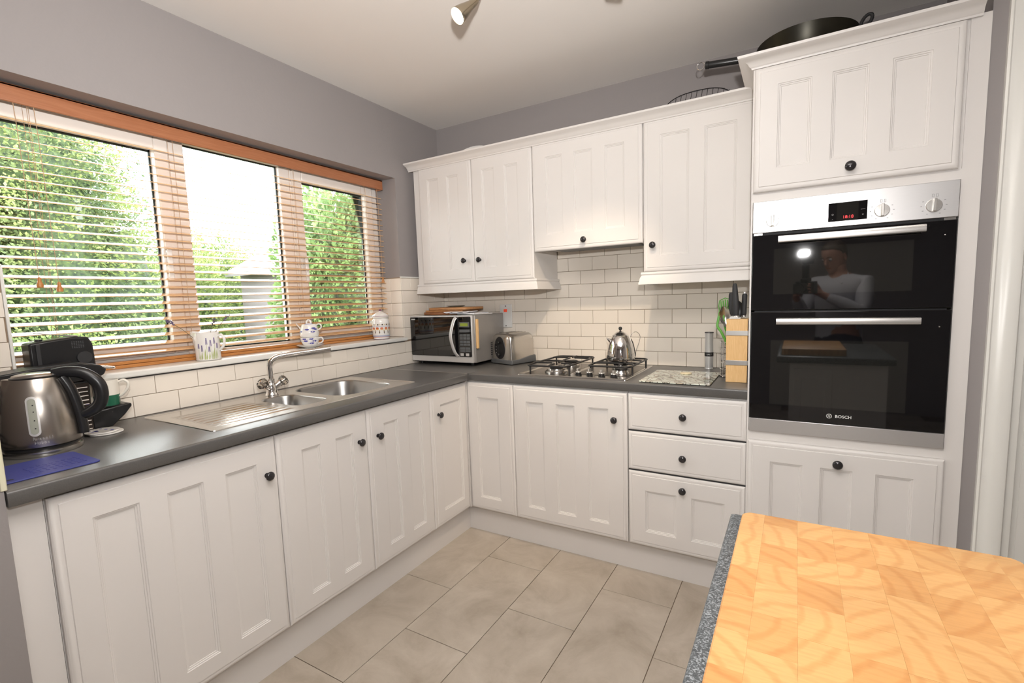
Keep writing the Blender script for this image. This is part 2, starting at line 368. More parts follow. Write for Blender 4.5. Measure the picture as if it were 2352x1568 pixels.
def face_mat(p, right, up):           # text lying in the plane (right, up) at p
    r = Vector(right).normalized(); u = Vector(up).normalized(); n = r.cross(u)
    return Matrix(((r.x, u.x, n.x, p[0]), (r.y, u.y, n.y, p[1]), (r.z, u.z, n.z, p[2]), (0, 0, 0, 1)))
ROTW = Matrix.Rotation(math.radians(90), 4, 'Z')      # local back-run frame -> window run
# ---------------------------------------------------------------- the room
H = .913
def structure(mb, name, m, **k): return tag(mb.build(name, m, **k), kind='structure')
wx0, wx1, wz0, wz1 = -2.20, -.425, 1.072, 2.064        # window opening (y range, z range)
wl = MB()
wl.box(-.150, 0, -4.7, wx0, -.1, 2.52).box(-.30, -.150, -4.7, -2.29, -.1, 2.52).box(-.30, -.150, -2.29, wx0, -.1, wz0 - .012).box(-.30, -.150, -2.29, wx0, wz1, 2.52); wl.box(-.30, 0, wx1, .3, -.1, 2.52)
wl.box(-.30, 0, wx0, wx1, -.1, wz0 - .012); wl.box(-.30, 0, wx0, wx1, wz1, 2.52)
wall_left = structure(wl, 'wall_left', 'wall_lilac')
wall_back = structure(MB().box(0, 2.64, .003, .25, -.1, 2.52), 'wall_back', 'wall_lilac')
nib = structure(MB().box(0, .600, -2.60, -2.392, 0, 2.46), 'wall_partition', 'wall_lilac')
tag(MB().box(.594, .603, -2.398, -2.386, H + .001, 2.0).build('trim_1', 'rubber_trim', bevel=.002), kind='structure')
wr = MB().box(2.6355, 2.745, -.597, .25, -.1, 2.52).box(2.745, 3.6, -.597, -.45, 2.12, 2.52).box(3.5, 3.9, -.597, -.45, -.1, 2.12)
wall_right = structure(wr, 'wall_right', 'wall_lilac')
structure(MB().box(3.75, 3.95, -4.7, -.597, -.1, 2.52), 'wall_side', 'wall_lilac')
structure(MB().box(-.3, 3.95, -4.9, -4.7, -.1, 2.52), 'wall_rear', 'wall_lilac')
structure(MB().box(-.3, 3.95, -4.9, .25, 2.46, 2.56), 'ceiling', 'ceiling_paint')
floor = structure(MB().box(-.3, 3.95, -4.9, .25, -.12, -.0035), 'floor', 'grout_floor')
# floor tiles, half bond
g = .0025; cache = {}
def piece(cache, key, mk, name, parent, loc):
    if key not in cache:
        cache[key] = mk(); return cache[key]
    return inst(cache[key], name, loc, parent)
for k in range(0, 11):
    xa = .504 + .3045 * k; xb = xa + .3045
    j0 = -1.078 if k % 2 == 0 else -.763
    ys = [-.50] + [j0 - .6155 * q for q in range(7)]
    for q in range(len(ys) - 1):
        ya, yb = ys[q + 1], ys[q]
        if ya < -4.7: ya = -4.69
        if yb - ya < .03 or xb > 3.75: continue
        key = ('f', round(xb - xa, 3), round(yb - ya, 3)); cx, cy = (xa + xb) / 2, (ya + yb) / 2
        def mk():
            return MB().box(xa + g / 2, xb - g / 2, ya + g / 2, yb - g / 2, -.0035, 0).build('floor_tile', 'floor_stone', floor, bevel=.0008, seg=1)
        piece(cache, key, mk, 'floor_tile', floor, Vector((cx, cy, -.0035)) - floor.location)
# wall tiles
G = .002; PZ = .078
tag(MB().box(.45, 2.0, -.0015, .003, H - .02, 1.62).box(.03, .45, -.0015, .003, H - .02, 1.62).build('grout', 'grout_brown', wall_back), kind=None)
def tile_back(x0, x1, z0, z1):
    if x1 - x0 < .012: return
    key = ('b', round(x1 - x0, 3), round(z1 - z0, 3))
    piece(cache, key, lambda: MB().box(x0 + G / 2, x1 - G / 2, -.007, .002, z0 + G / 2, z1 - G / 2).build('wall_tile', 'tile_cream', wall_back, bevel=.0012, seg=2), 'wall_tile', wall_back,
          Vector(((x0 + x1) / 2, -.0025, z0 + G / 2)) - wall_back.location)
for k in range(9):
    z0 = H + PZ * k; z1 = z0 + PZ
    off = .652 + (.5 * .1513 if k % 2 == 0 else 0); n0 = math.floor((.02 - off) / .1513)
    lo, hi = .0078, 1.985
    if k >= 8: lo, hi = .885, 1.49
    for n in range(n0, n0 + 16):
        a = max(lo, off + n * .1513); b = min(hi, off + (n + 1) * .1513)
        if b > a: tile_back(a, b, z0, z1)
# window wall: two rows under the sill, full height either side of the window up to 1.466
gw = MB().box(-.004, .0012, -2.392, .0, H - .02, wz0 - .015).box(-.004, .0012, wx1, .0, wz0 - .015, 1.464).box(-.004, .0012, -2.392, wx0 - .004, wz0 - .015, 1.464)
gw.box(-.16, -.0005, wx1 - .0012, wx1 + .002, wz0, 1.464)
gw.build('grout', 'grout_brown', wall_left)
def tile_win(y0, y1, z0, z1):
    if y1 - y0 < .012: return
    key = ('w', round(y1 - y0, 3), round(z1 - z0, 3))
    piece(cache, key, lambda: MB().box(-.003, .007, y0 + G / 2, y1 - G / 2, z0 + G / 2, z1 - G / 2).build('wall_tile', 'tile_cream', wall_left, bevel=.0012, seg=2), 'wall_tile', wall_left,
          Vector((.002, (y0 + y1) / 2, z0 + G / 2)) - wall_left.location)
for k in range(7):
    z0 = H + PZ * k; z1 = z0 + PZ
    if k == 1: z1 = 1.0605
    if k == 2: z0 = 1.0695
    off = -1.121 if k % 2 == 0 else -1.043
    spans = [(-2.388, -.002)] if k < 2 else [(-2.388, wx0 - .006), (wx1 + .0012, -.002)]
    for lo, hi in spans:
        for n in range(-9, 8):
            a = max(lo, off + n * .1555); b = min(hi, off + (n + 1) * .1555)
            if b > a: tile_win(a, b, z0, z1)
for k in range(2, 7):      # tiles on the right-hand reveal
    z0 = H + PZ * k; z1 = z0 + PZ
    if k == 2: z0 = 1.092
    for x0, x1 in ((-.160, -.080), (-.080, .0065)):
        key = ('r', round(x1 - x0, 3), round(z1 - z0, 3))
        piece(cache, key, lambda: MB().box(x0 + G / 2, x1 - G / 2, wx1 - .007, wx1 + .001, z0 + G / 2, z1 - G / 2).build('wall_tile', 'tile_cream', wall_left, bevel=.0012), 'wall_tile', wall_left,
              Vector(((x0 + x1) / 2, wx1 - .003, z0 + G / 2)) - wall_left.location)
tag(MB().box(-.003, .008, wx1 - .004, -.008, 1.4605, 1.4685).build('trim_2', 'paint_trim', bevel=.002), kind='structure')
tag(MB().box(-.003, .008, -2.388, wx0 + .002, 1.4605, 1.4685).build('trim_3', 'paint_trim', bevel=.002), kind='structure')
tag(MB().box(-.150, .0085, wx0 - .006, wx0 + .0025, 1.0905, 1.4605).build('trim_4', 'paint_trim', bevel=.002), kind='structure')
# sill
sl = MB().prism([(-.16, wx0), (-.16, wx1 - .007), (.004, wx1 - .007), (.004, -.414), (.024, -.414), (.024, -2.388), (.004, -2.388), (.004, wx0)][::-1], 1.066, 1.090)
structure(sl, 'trim_sill', 'paint_trim', bevel=.006, seg=3)
# ---------------------------------------------------------------- window
win = thing('window_1', (-.19, -1.31, 1.072), None, None, kind='structure')
fx0, fx1 = -.225, -.165
f = MB()
f.box(fx0, fx1, -2.29, -2.245, wz0, wz1).box(fx0, fx1, -.475, wx1, wz0, wz1)
f.box(fx0, fx1, -2.245, -.475, 2.022, wz1).box(fx0, fx1, -2.245, -.475, wz0, 1.125)
f.box(fx0, fx1, -1.612, -1.545, 1.125, 2.022).box(fx0, fx1, -1.093, -1.025, 1.125, 2.022)
f.build('window_frame', 'upvc', win, bevel=.004)
f = MB()
for a, b in ((-2.245, -1.612), (-1.025, -.475)):
    for (y0, y1, z0, z1) in ((a, a + .052, 1.125, 2.022), (b - .052, b, 1.125, 2.022), (a + .052, b - .052, 1.968, 2.022), (a + .052, b - .052, 1.125, 1.178)):
        pass
    s_ = MB()
    s_.box(fx0 + .015, fx1 + .014, a, a + .052, 1.125, 2.022).box(fx0 + .015, fx1 + .014, b - .052, b, 1.125, 2.022)
    s_.box(fx0 + .015, fx1 + .014, a + .052, b - .052, 1.968, 2.022).box(fx0 + .015, fx1 + .014, a + .052, b - .052, 1.125, 1.178)
    s_.build('casement_sash', 'upvc', win, bevel=.005)
    gk = MB()
    for (y0, y1, z0, z1) in ((a + .050, a + .060, 1.175, 1.971), (b - .058, b - .050, 1.175, 1.971), (a + .05, b - .05, 1.9605, 1.971), (a + .05, b - .05, 1.175, 1.183)):
        gk.box(-.1975, -.190, y0, y1, z0, z1)
    gk.build('gasket', 'gasket', win)
    MB().box(-.20, -.196, a + .05, b - .05, 1.176, 1.970).build('pane', 'window_glass', win)
gk = MB()
for (y0, y1, z0, z1) in ((-1.545, -1.539, 1.125, 2.022), (-1.099, -1.093, 1.125, 2.022), (-1.545, -1.093, 2.016, 2.022), (-1.545, -1.093, 1.125, 1.131)):
    gk.box(-.1975, -.190, y0, y1, z0, z1)
gk.build('gasket', 'gasket', win)
MB().box(-.20, -.196, -1.545, -1.093, 1.126, 2.02).build('pane', 'window_glass', win)
for yy in (-1.66, -1.0):
    MB().box(fx1 + .014, fx1 + .022, yy - .012, yy + .012, 1.50, 1.56).cone((fx1 + .02, yy, 1.55), (fx1 + .042, yy, 1.55), .008, .008).box(fx1 + .036, fx1 + .046, yy - .009, yy + .009, 1.44, 1.56).build('window_handle', 'white_plastic', win, bevel=.003)
# ---------------------------------------------------------------- venetian blind
bl = thing('venetian_blind', (-.115, -1.31, 1.09), 'wide wooden venetian blind with its slats open hanging across the kitchen window', 'blind')
BY0, BY1 = -2.185, -.452
MB().box(-.092, -.080, BY0 + .005, BY1 + .002, 1.998, 2.056).box(-.092, -.060 - .02, BY0 + .005, BY1 + .002, 2.046, 2.056).box(-.135, -.092, BY1 - .008, BY1 + .002, 1.998, 2.056).build('valance', 'valance_wood', bl, bevel=.003)
MB().box(-.134, -.096, BY0 + .02, BY1 - .012, 2.012, 2.050).build('head_rail', 'alu', bl)
tilt = math.radians(15.5); sw = .0175
def slat():
    mb = MB(); pr = []
    for i in range(5):
        u = -1 + i * .5; pr.append((u * sw, .0014 + .0003 * (1 - u * u)))
    for i in range(4, -1, -1):
        u = -1 + i * .5; pr.append((u * sw, -.0014 + .0003 * (1 - u * u)))
    rg = []
    for y in (BY0, BY1): rg.append([(-.115 + a * math.cos(tilt) + b * math.sin(tilt) * 1, y, 1.146 - a * math.sin(tilt) + b * math.cos(tilt)) for a, b in pr])
    return mb.rings(rg).build('slat', 'blind_wood', bl)
s0 = slat(); NS = 26
for k in range(1, NS):
    inst(s0, 'slat', (s0.location.x, s0.location.y + .0015 * math.sin(k * 2.3), s0.location.z + .0323 * k), bl)
MB().box(-.134, -.096, BY0, BY1, 1.0905, 1.104).box(-.1325, -.0975, BY0, BY1, 1.105, 1.117).build('bottom_rail', 'rail_wood', bl, bevel=.0025)
for yy in (-2.06, -1.62, -1.06, -.58):
    mb = MB()
    for x in (-.0955, -.1345): mb.tube([(x, yy, 1.10), (x, yy, 2.02)], .0007, 5)
    mb.tube([(-.115, yy + .01, 1.10), (-.115, yy + .01, 2.02)], .0007, 5)
    mb.build('ladder_cord', 'blind_cord', bl)
for (yy, zb, xo) in ((-2.095, 1.40, -.078), (-2.045, 1.385, -.078), (-.500, 1.432, -.078)):
    cdm = MB().tube([(-.085, yy, 2.0), (xo, yy, 1.9), (xo, yy + .004, zb + .03)], .0011, 6).build('pull_cord', 'blind_cord', bl)
    MB().lathe([(.003, .034), (.006, .028), (.005, .022), (.010, .008), (.009, 0)], (xo, yy + .004, zb), 12).build('cord_pull', 'rail_wood', cdm)

# ---------------------------------------------------------------- kitchen units
def door(parent, u0, u1, z0, z1, yf, panels=(), pz=None, T=None, knobs=(), name='door', thick=.02, mt='paint_white', krad=.0155):
    mb = MB(T); rect = lambda i, d: [(u0 + i, yf + d, z0 + i), (u1 - i, yf + d, z0 + i), (u1 - i, yf + d, z1 - i), (u0 + i, yf + d, z1 - i)]
    loops = [(.0, thick), (0, .0085), (.0025, .005), (.0075, .0022), (.0125, .0016), (.0165, .0026), (.0185, .0026), (.020, 0)]
    mb.rings([rect(i, d) for i, d in loops], 0, True, not panels)
    if panels:
        I = .020; ub = [u0 + I]; 
        for a, b in panels: ub += [a, b]
        ub.append(u1 - I); zb = [z0 + I, pz[0], pz[1], z1 - I]
        for i in range(len(ub) - 1):
            for j in range(3):
                if j == 1 and i % 2 == 1: continue
                mb.add([(ub[i], yf, zb[j]), (ub[i + 1], yf, zb[j]), (ub[i + 1], yf, zb[j + 1]), (ub[i], yf, zb[j + 1])], [(0, 1, 2, 3)])
        for a, b in panels:
            rc = lambda i, d: [(a + i, yf + d, pz[0] + i), (b - i, yf + d, pz[0] + i), (b - i, yf + d, pz[1] - i), (a + i, yf + d, pz[1] - i)]
            mb.rings([rc(i, d) for i, d in ((0, 0), (.0015, .0022), (.005, .0030), (.0062, .0055), (.010, .0062), (.011, .0085))], 0, False, False)
    dr = mb.build(name, mt, parent, smooth=25)
    for a, b in panels:
        MB(T).box(a + .0095, b - .0095, yf + .0082, yf + .014, pz[0] + .0095, pz[1] - .0095).build('panel', mt, dr)
    for (ku, kz) in knobs:
        k = MB(T).lathe([(.0085, 0), (.0085, .002), (.0045, .004), (.0042, .013), (.009, .0165), (krad, .0195), (krad, .0225), (krad * .8, .0262), (krad * .35, .0285), (.0001, .029)], (ku, yf, kz), 24, 0, '-y')
        k.build('knob', 'pewter', dr, smooth=60)
    return dr
def unit(name, label, loc, carc, T=None, group=None, m='paint_white'):
    t = thing(name, loc, label, 'cabinet', group=group)
    mb = MB(T)
    for (x0, x1, y0, y1, z0, z1) in carc:
        if y1 - y0 < .05: mb.box(x0, x1, y0, y1, z0, z1); continue
        mb.box(x0, x0 + .017, y0, y1, z0, z1).box(x1 - .017, x1, y0, y1, z0, z1).box(x0 + .017, x1 - .017, y0, y1, z0, z0 + .017).box(x0 + .017, x1 - .017, y1 - .008, y1, z0 + .017, z1)
        if z1 < 1: mb.box(x0 + .017, x1 - .017, y0, y0 + .02, z1 - .035, z1)
        else: mb.box(x0 + .017, x1 - .017, y0, y1, z1 - .017, z1)
    mb.build('carcass', m, t); return t
# base units along the window (local u = world y, depth = -x)
PZB = (.224, .785); F = -.589
def wbase(label, u0, u1, panels, knob, name='base_cabinet'):
    t = unit(name, label, (.3, (u0 + u1) / 2, .15), [(u0 + .0, u1 - .0, -.566, -.02, .150, .8745)], ROTW)
    door(t, u0 + .0015, u1 - .0015, .152, .864, F, panels, PZB, ROTW, [knob] if knob else ())
    return t
wbase('wide white base cabinet under the kettle and draining board, nearest the camera', -2.322, -1.723, [(-2.240, -2.136), (-2.068, -1.968), (-1.902, -1.797)], (-1.766, .736))
wbase('white base cabinet under the small sink bowl, knob at its upper right', -1.723, -1.307, [(-1.627, -1.543), (-1.474, -1.386)], (-1.357, .739))
wbase('white base cabinet under the large sink bowl, knob at its upper left', -1.307, -.896, [(-1.215, -1.127), (-1.060, -.966)], (-1.252, .739))
wbase('narrow white base cabinet with one panel, right of the sink against the inner corner', -.896, -.590, [(-.822, -.645)], (-.839, .737))
ifp = MB(ROTW).box(-2.390, -2.324, -.572, -.02, 0, .874).build('infill_panel', 'paint_white', bevel=.001)
tag(ifp, 'plain white infill panel between the partition wall and the first base cabinet', 'panel')
# base units along the back wall
t = unit('base_cabinet', 'narrow white corner base panel with a single recess and no knob', (.74, -.3, .15), [(.63, .880, -.566, -.02, .15, .8745)])
MB().box(.560, .5875, -.5875, -.555, .15, .8745).box(.5875, .6295, -.5675, -.555, .15, .8745).build('corner_post', 'paint_white', t)
door(t, .5900, .8795, .152, .864, F, [(.657, .7915)], (.222, .785))
t = unit('base_cabinet', 'white base cabinet with three long panels directly below the gas hob', (1.18, -.3, .15), [(.881, 1.484, -.566, -.02, .15, .8745)])
door(t, .8815, 1.4845, .152, .864, F, [(.958, 1.057), (1.125, 1.2265), (1.294, 1.396)], (.222, .784), None, [(1.428, .737)])
t = unit('drawer_cabinet', 'white cabinet of three drawers between the hob cabinet and the oven tower', (1.74, -.3, .15), [(1.486, 1.979, -.566, -.02, .15, .8745)])
door(t, 1.489, 1.978, .6975, .864, F, (), None, None, [(1.732, .779)], name='drawer')
door(t, 1.489, 1.978, .5120, .6905, F, (), None, None, [(1.732, .596)], name='drawer')
door(t, 1.489, 1.978, .152, .5050, F, [(1.567, 1.704), (1.767, 1.901)], (.223, .420), None, [(1.732, .451)], name='drawer')
for z in (.694, .5085): MB().box(1.489, 1.978, -.580, -.5655, z - .004, z + .004).build('drawer_gap', 'black_matt', t)
# plinth
kp = MB().sweep([(.530, -2.322), (.530, -.526), (1.979, -.526)], [(.014, .0), (.014, .149), (0, .149), (0, 0)]).build('plinth', 'paint_white')
tag(kp, 'white plinth board running below all the base cabinets', 'plinth')
# worktops
def wt_prof(depth, z=H):     # rounded front edge
    return [(0, z), (depth - .008, z), (depth - .003, z - .0015), (depth - .0005, z - .004), (depth, z - .008), (depth, z - .034), (depth - .003, z - .038), (0, z - .038)]
hx0, hx1, hy0, hy1 = .888, 1.474, -.552, -.062          # hob
sx0, sx1, sy0, sy1 = .052, .522, -1.893, -.912          # sink
wt1 = thing('worktop', (.3, -1.4, H - .038), 'dark grey laminate worktop along the window, holding the sink and the kettle', 'worktop')
mb = MB()
def strip_y(mb, y0, y1): mb.sweep([(.009, y0), (.009, y1)], wt_prof(.601))
cutx0, cutx1, cuty0, cuty1 = sx0 + .02, sx1 - .02, sy0 + .02, sy1 - .02
strip_y(mb, -2.390, cuty0); strip_y(mb, cuty1, -.602)
mb.box(.009, cutx0, cuty0, cuty1, H - .038, H)
mb.sweep([(cutx1, cuty0), (cutx1, cuty1)], wt_prof(.61 - cutx1))
mb.build('worktop_slab', 'worktop', wt1, smooth=50)
MB().box(.010, .606, -.6035, -.6005, H - .002, H + .0012).build('joint_strip', 'alu', wt1, bevel=.0004)
wt2 = thing('worktop', (1.2, -.3, H - .038), 'dark grey laminate worktop along the back wall, from the window wall to the oven tower', 'worktop')
mb = MB()
def strip_x(mb, x0, x1, y1=-.0085): mb.sweep([(x0, y1), (x1, y1)], wt_prof(.591 + y1))
mb.box(.010, .612, -.600, -.0085, H - .038, H)
strip_x(mb, .612, hx0 + .02); strip_x(mb, hx1 - .02, 1.9795)
mb.box(hx0 + .02, hx1 - .02, hy1 - .02, -.0085, H - .038, H)
mb.sweep([(hx0 + .02, hy0 + .02), (hx1 - .02, hy0 + .02)], wt_prof(.591 + hy0 + .02))
mb.build('worktop_slab', 'worktop', wt2, smooth=50)

# wall units
UF = -.318
pel = [(.0, .0), (.012, .0), (.014, -.010), (.010, -.016), (.018, -.030), (.020, -.044), (.024, -.054), (.024, -.060), (.0, -.060)]
t = unit('wall_cabinet', 'white double door wall cabinet above the microwave beside the window', (.47, -.16, 1.36), [(.044, .884, -.297, -.009, 1.4165, 2.124), (.044, .090, -.303, -.297, 1.4165, 2.124)])
door(t, .0895, .4845, 1.4175, 2.1250, UF, [(.160, .2465), (.309, .395)], (1.492, 2.049), None, [(.423, 1.543)])
door(t, .487, .8845, 1.4175, 2.1250, UF, [(.560, .646), (.712, .799)], (1.494, 2.050), None, [(.532, 1.541)])
MB().sweep([(.040, -.300), (.885, -.300), (.885, -.012)], [(o, 1.4165 + z) for o, z in pel]).build('pelmet', 'paint_white', t, smooth=30)
t = unit('wall_cabinet', 'short white wall cabinet with three panels above the hob', (1.18, -.16, 1.56), [(.8855, 1.4865, -.297, -.009, 1.580, 2.124)])
door(t, .888, 1.4845, 1.5595, 2.1265, UF, [(.968, 1.066), (1.130, 1.231), (1.297, 1.397)], (1.644, 2.049), None, [(1.185, 1.600)])
MB().box(.95, 1.42, -.28, -.03, 1.572, 1.5805).build('extractor_grille', 'grey_plastic', t)
t = unit('wall_cabinet', 'tall white two panel wall cabinet beside the oven tower', (1.73, -.16, 1.36), [(1.4875, 1.976, -.297, -.009, 1.4165, 2.124)])
door(t, 1.489, 1.975, 1.4175, 2.1265, UF, [(1.568, 1.699), (1.765, 1.898)], (1.492, 2.050), None, [(1.537, 1.543)])
MB().sweep([(1.4885, -.012), (1.4885, -.300), (1.977, -.300)], [(o, 1.4165 + z) for o, z in pel]).build('pelmet', 'paint_white', t, smooth=30)
crn = [(.0, .0), (.006, .0), (.008, .006), (.014, .010), (.018, .018), (.030, .026), (.042, .030), (.050, .034), (.052, .042), (.0, .042)]
cr = MB().sweep([(.020, -.316), (1.979, -.316)], [(o, 2.1155 + z) for o, z in crn]).box(.020, 1.979, -.318, -.2, 2.1245, 2.1290).build('cornice', 'paint_white', smooth=30)
tag(cr, 'long white cornice moulding along the tops of the wall cabinets', 'cornice')

# oven tower
OT = 1.642; OX = 1.988
t = thing('oven_cabinet', (2.31, -.3, 0), 'tall white oven tower cabinet at the right end, holding the double oven', 'cabinet')
mb = MB().box(1.980, 1.986, -.600, -.010, 0, 2.135).box(2.586, 2.635, -.600, -.010, 0, 2.135).box(1.986, 2.586, -.595, -.010, 1.655, 2.135).box(1.986, 2.586, -.595, -.010, .150, .745)
mb.box(1.986, 2.586, -.600, -.59, 1.6435, 1.677).box(1.986, 2.586, -.600, -.59, .717, .7525).box(1.986, 2.586, -.03, -.01, .74, 1.66)
mb.build('carcass', 'paint_white', t)
MB().box(1.986, 2.586, -.545, -.535, 0, .15).build('plinth_board', 'paint_white', t)
door(t, 1.986, 2.575, 1.6765, 2.1215, -.620, [(2.062, 2.168), (2.228, 2.332), (2.394, 2.496)], (1.758, 2.053), None, [(2.288, 1.725)], krad=.0165)
door(t, 1.986, 2.588, .1520, .7165, -.620, [(2.066, 2.176), (2.233, 2.333), (2.401, 2.508)], (.224, .639), None, [(2.286, .663)], krad=.0165)
MB().sweep([(1.9795, -.36), (1.9795, -.602), (2.612, -.602)], [(o, 2.125 + z) for o, z in crn]).build('cornice', 'paint_white', t, smooth=30)
MB().box(1.986, 2.60, -.60, -.01, 2.135, 2.140).build('top_board', 'paint_white', t)

# double oven
ov = thing('double_oven', (2.2855, -.3, .754), 'built-in steel and black glass double oven in the tower', 'oven')
MB().box(OX + .01, OX + .585, -.590, -.05, .760, 1.636).build('oven_body', 'black_matt', ov)
cp = MB().box(OX, OX + .595, -.612, -.588, 1.526, OT).build('control_panel', 'steel_oven', ov, bevel=.0015)
dsp = MB().box(2.230, 2.343, -.6135, -.611, 1.544, 1.608).build('display', 'black_glass', cp)
MB().box(2.255, 2.318, -.6142, -.6132, 1.546, 1.606).build('display_screen', 'oven_window', cp)
for body, x, z, s_ in (('18:18', 2.2885, 1.5565, .0145),):
    text('clock_digits', body, s_, face_mat((x, -.6150, z), (1, 0, 0), (0, 0, 1)), 'led_red', cp)
for x, z, b_ in ((2.243, 1.569, 'o'), (2.243, 1.553, '-'), (2.331, 1.579, '—'), (2.331, 1.560, '+')):
    text('display_mark', b_, .012, face_mat((x, -.6140, z), (1, 0, 0), (0, 0, 1)), 'print_grey', cp, .0001)
for x, big in ((2.055, 0), (2.384, 1), (2.520, 1)):
    R = .0215
    kb = MB().lathe([(R, 0), (R, .004), (R * .93, .007), (.0001, .0075)], (x, -.612, 1.567), 32, 0, '-y').build('dial', 'knob_silver', cp, smooth=40)
    MB().box(x - .0045, x + .0045, -.6335, -.6185, 1.5475, 1.5885).build('dial_grip', 'knob_silver', cp, bevel=.0015)
    text('dial_symbol', 'ㅁ' if 0 else '[] []', .011, face_mat((x + .002, -.6125, 1.600), (1, 0, 0), (0, 0, 1)), 'print_grey', cp, .0001)
    mk = MB()
    for a in ((-150, -120, 150, 180, 30, 0, -30, -60) if big else (30, 0, 180)):
        ca, sa = math.cos(math.radians(a)), math.sin(math.radians(a)); px, pz = x + .032 * ca, 1.567 + .030 * sa
        mk.box(px - .0022, px + .0022, -.6124, -.6118, pz - .0009, pz + .0009)
    mk.build('dial_marks', 'print_grey', cp)
for x in (OX + .003, OX + .562): MB().box(x, x + .030, -.600, -.592, 1.516, 1.526).build('door_hinge', 'steel', ov)
def ovdoor(z0, z1, win_, hz, base):
    d = MB().box(OX + .001, OX + .594, -.612, -.592, z0, z1).build('oven_door', 'black_glass', ov, bevel=.0015)
    MB().box(win_[0], win_[1], -.6126, -.611, win_[2], win_[3]).build('door_window', 'oven_window', d)
    hd = MB(); x0, x1 = 2.076, 2.497
    rg = []
    for x in (x0, x1):
        rg.append([(x, -.655 + dy, hz + dz) for dy, dz in ((-.004, -.010), (-.006, 0), (-.004, .010), (.003, .0125), (.006, .010), (.006, -.010), (.003, -.0125))])
    hd.rings(rg)
    for x in (x0 + .03, x1 - .03): hd.box(x - .008, x + .008, -.652, -.6115, hz - .007, hz + .007)
    hd.build('handle', 'knob_silver', d, smooth=30)
    return d
d1 = ovdoor(1.233, 1.517, (2.062, 2.475, 1.292, 1.462), 1.4935, 0)
d2 = ovdoor(.808, 1.226, (2.058, 2.475, .868, 1.118), 1.1915, 1)
MB().box(OX, OX + .595, -.611, -.592, .754, .8065).build('bottom_trim', 'steel_oven', ov, bevel=.0015)
for z in (1.47, 1.17): MB().lathe([(.003, 0), (.002, .002), (.0001, .0025)], (2.553, -.612, z), 10, 0, '-y').build('door_screw', 'chrome', d1 if z > 1.3 else d2)
lz = .838
text('brand_lettering', 'BOSCH', .0150, face_mat((2.2985, -.6132, lz), (1, 0, 0), (0, 0, 1)), 'print_white', d2, .0002, .00025, 1.05)
eb = MB(); rg = []
c0 = (2.255, -.6130, lz)
for r in (.0088, .0074): rg.append([(c0[0] + r * math.cos(2 * PI * j / 32), c0[1], c0[2] + r * math.sin(2 * PI * j / 32)) for j in range(32)])
eb.rings(rg, 0, False, False)
for sx in (-1, 1):
    eb.box(c0[0] + sx * .0028 - .0007, c0[0] + sx * .0028 + .0007, c0[1] - .0003, c0[1], lz - .0066, lz + .0066)
eb.box(c0[0] - .0028, c0[0] + .0028, c0[1] - .0003, c0[1], lz - .001, lz + .001)
eb.build('brand_emblem', 'print_white', d2)

# door frame at the right
dr1 = thing('door_1', (3.1, -.58, 0), None, None, kind='structure')
ap = [(.0, -.597), (.0, -.612), (.006, -.615), (.010, -.612), (.022, -.613), (.030, -.618), (.044, -.620), (.058, -.622), (.066, -.620), (.070, -.614), (.073, -.597)]
mb = MB(); rg = []
for z, e in ((0.0, 0), (2.175, 1)):
    rg.append([(2.672 + o, y, (2.108 + (.073 - o) if e else 0)) for o, y in ap])
rg.append([(3.57 - o, y, 2.108 + (.073 - o)) for o, y in ap]); rg.append([(3.57 - o, y, 0) for o, y in ap])
mb.rings(rg).build('architrave', 'paint_trim', dr1, smooth=30)
MB().box(2.745, 2.765, -.600, -.44, 0, 2.115).box(3.477, 3.497, -.600, -.44, 0, 2.115).box(2.745, 3.497, -.600, -.44, 2.095, 2.119).build('door_lining', 'paint_trim', dr1, bevel=.002)
door(dr1, 2.767, 3.475, .006, 2.092, -.572, [(2.87, 3.07), (3.17, 3.37)], (.95, 1.95), name='door_leaf', thick=.035, mt='paint_trim')
MB().lathe([(.026, 0), (.026, .004), (.010, .008), (.009, .03), (.024, .045), (.027, .055), (.018, .068), (.0001, .070)], (3.42, -.572, 1.02), 24, 0, '-y').build('door_knob', 'brass_nickel', dr1)
# ---------------------------------------------------------------- sink and tap
sk = thing('sink', (.287, -1.40, H), 'inset steel sink with a draining board, one small and one large bowl', 'sink')
def rr3(x0, x1, y0, y1, r, z, k=6): return [(x, y, z) for x, y in rrect(x0, x1, y0, y1, r, k)]
rim = MB()
L = [rr3(sx0, sx1, sy0, sy1, .012, H + .0003), rr3(sx0 + .0015, sx1 - .0015, sy0 + .0015, sy1 - .0015, .011, H + .003), rr3(sx0 + .006, sx1 - .006, sy0 + .006, sy1 - .006, .010, H + .0032), rr3(sx0 + .014, sx1 - .014, sy0 + .014, sy1 - .014, .012, H + .0008)]
rim.rings(L, 0, False, False); rim.build('sink_rim', 'steel', sk, smooth=50)
# deck with two bowl holes: made by bridging rows of a fine grid
bowlA = (.165, .455, -1.523, -1.368, .055)      # small
bowlB = (.085, .462, -1.318, -.985, .085)       # large
DX0, DX1, DY0, DY1 = sx0 + .014, sx1 - .014, sy0 + .014, sy1 - .014
def inside(x, y, b, e=0):
    x0, x1, y0, y1, r = b; x0 -= e; x1 += e; y0 -= e; y1 += e; r += e
    dx = max(x0 + r - x, 0, x - (x1 - r)); dy = max(y0 + r - y, 0, y - (y1 - r))
    return math.hypot(dx, dy) <= r and x0 <= x <= x1 and y0 <= y <= y1
bm = bmesh.new()
def loop2d(pts, z): return [bm.verts.new((x, y, z)) for x, y in pts]
ED = []
def add_loop(pts, z):
    vs = loop2d(pts, z); 
    for i in range(len(vs)): ED.append(bm.edges.new((vs[i], vs[(i + 1) % len(vs)])))
    return vs
ZD = H + .0008
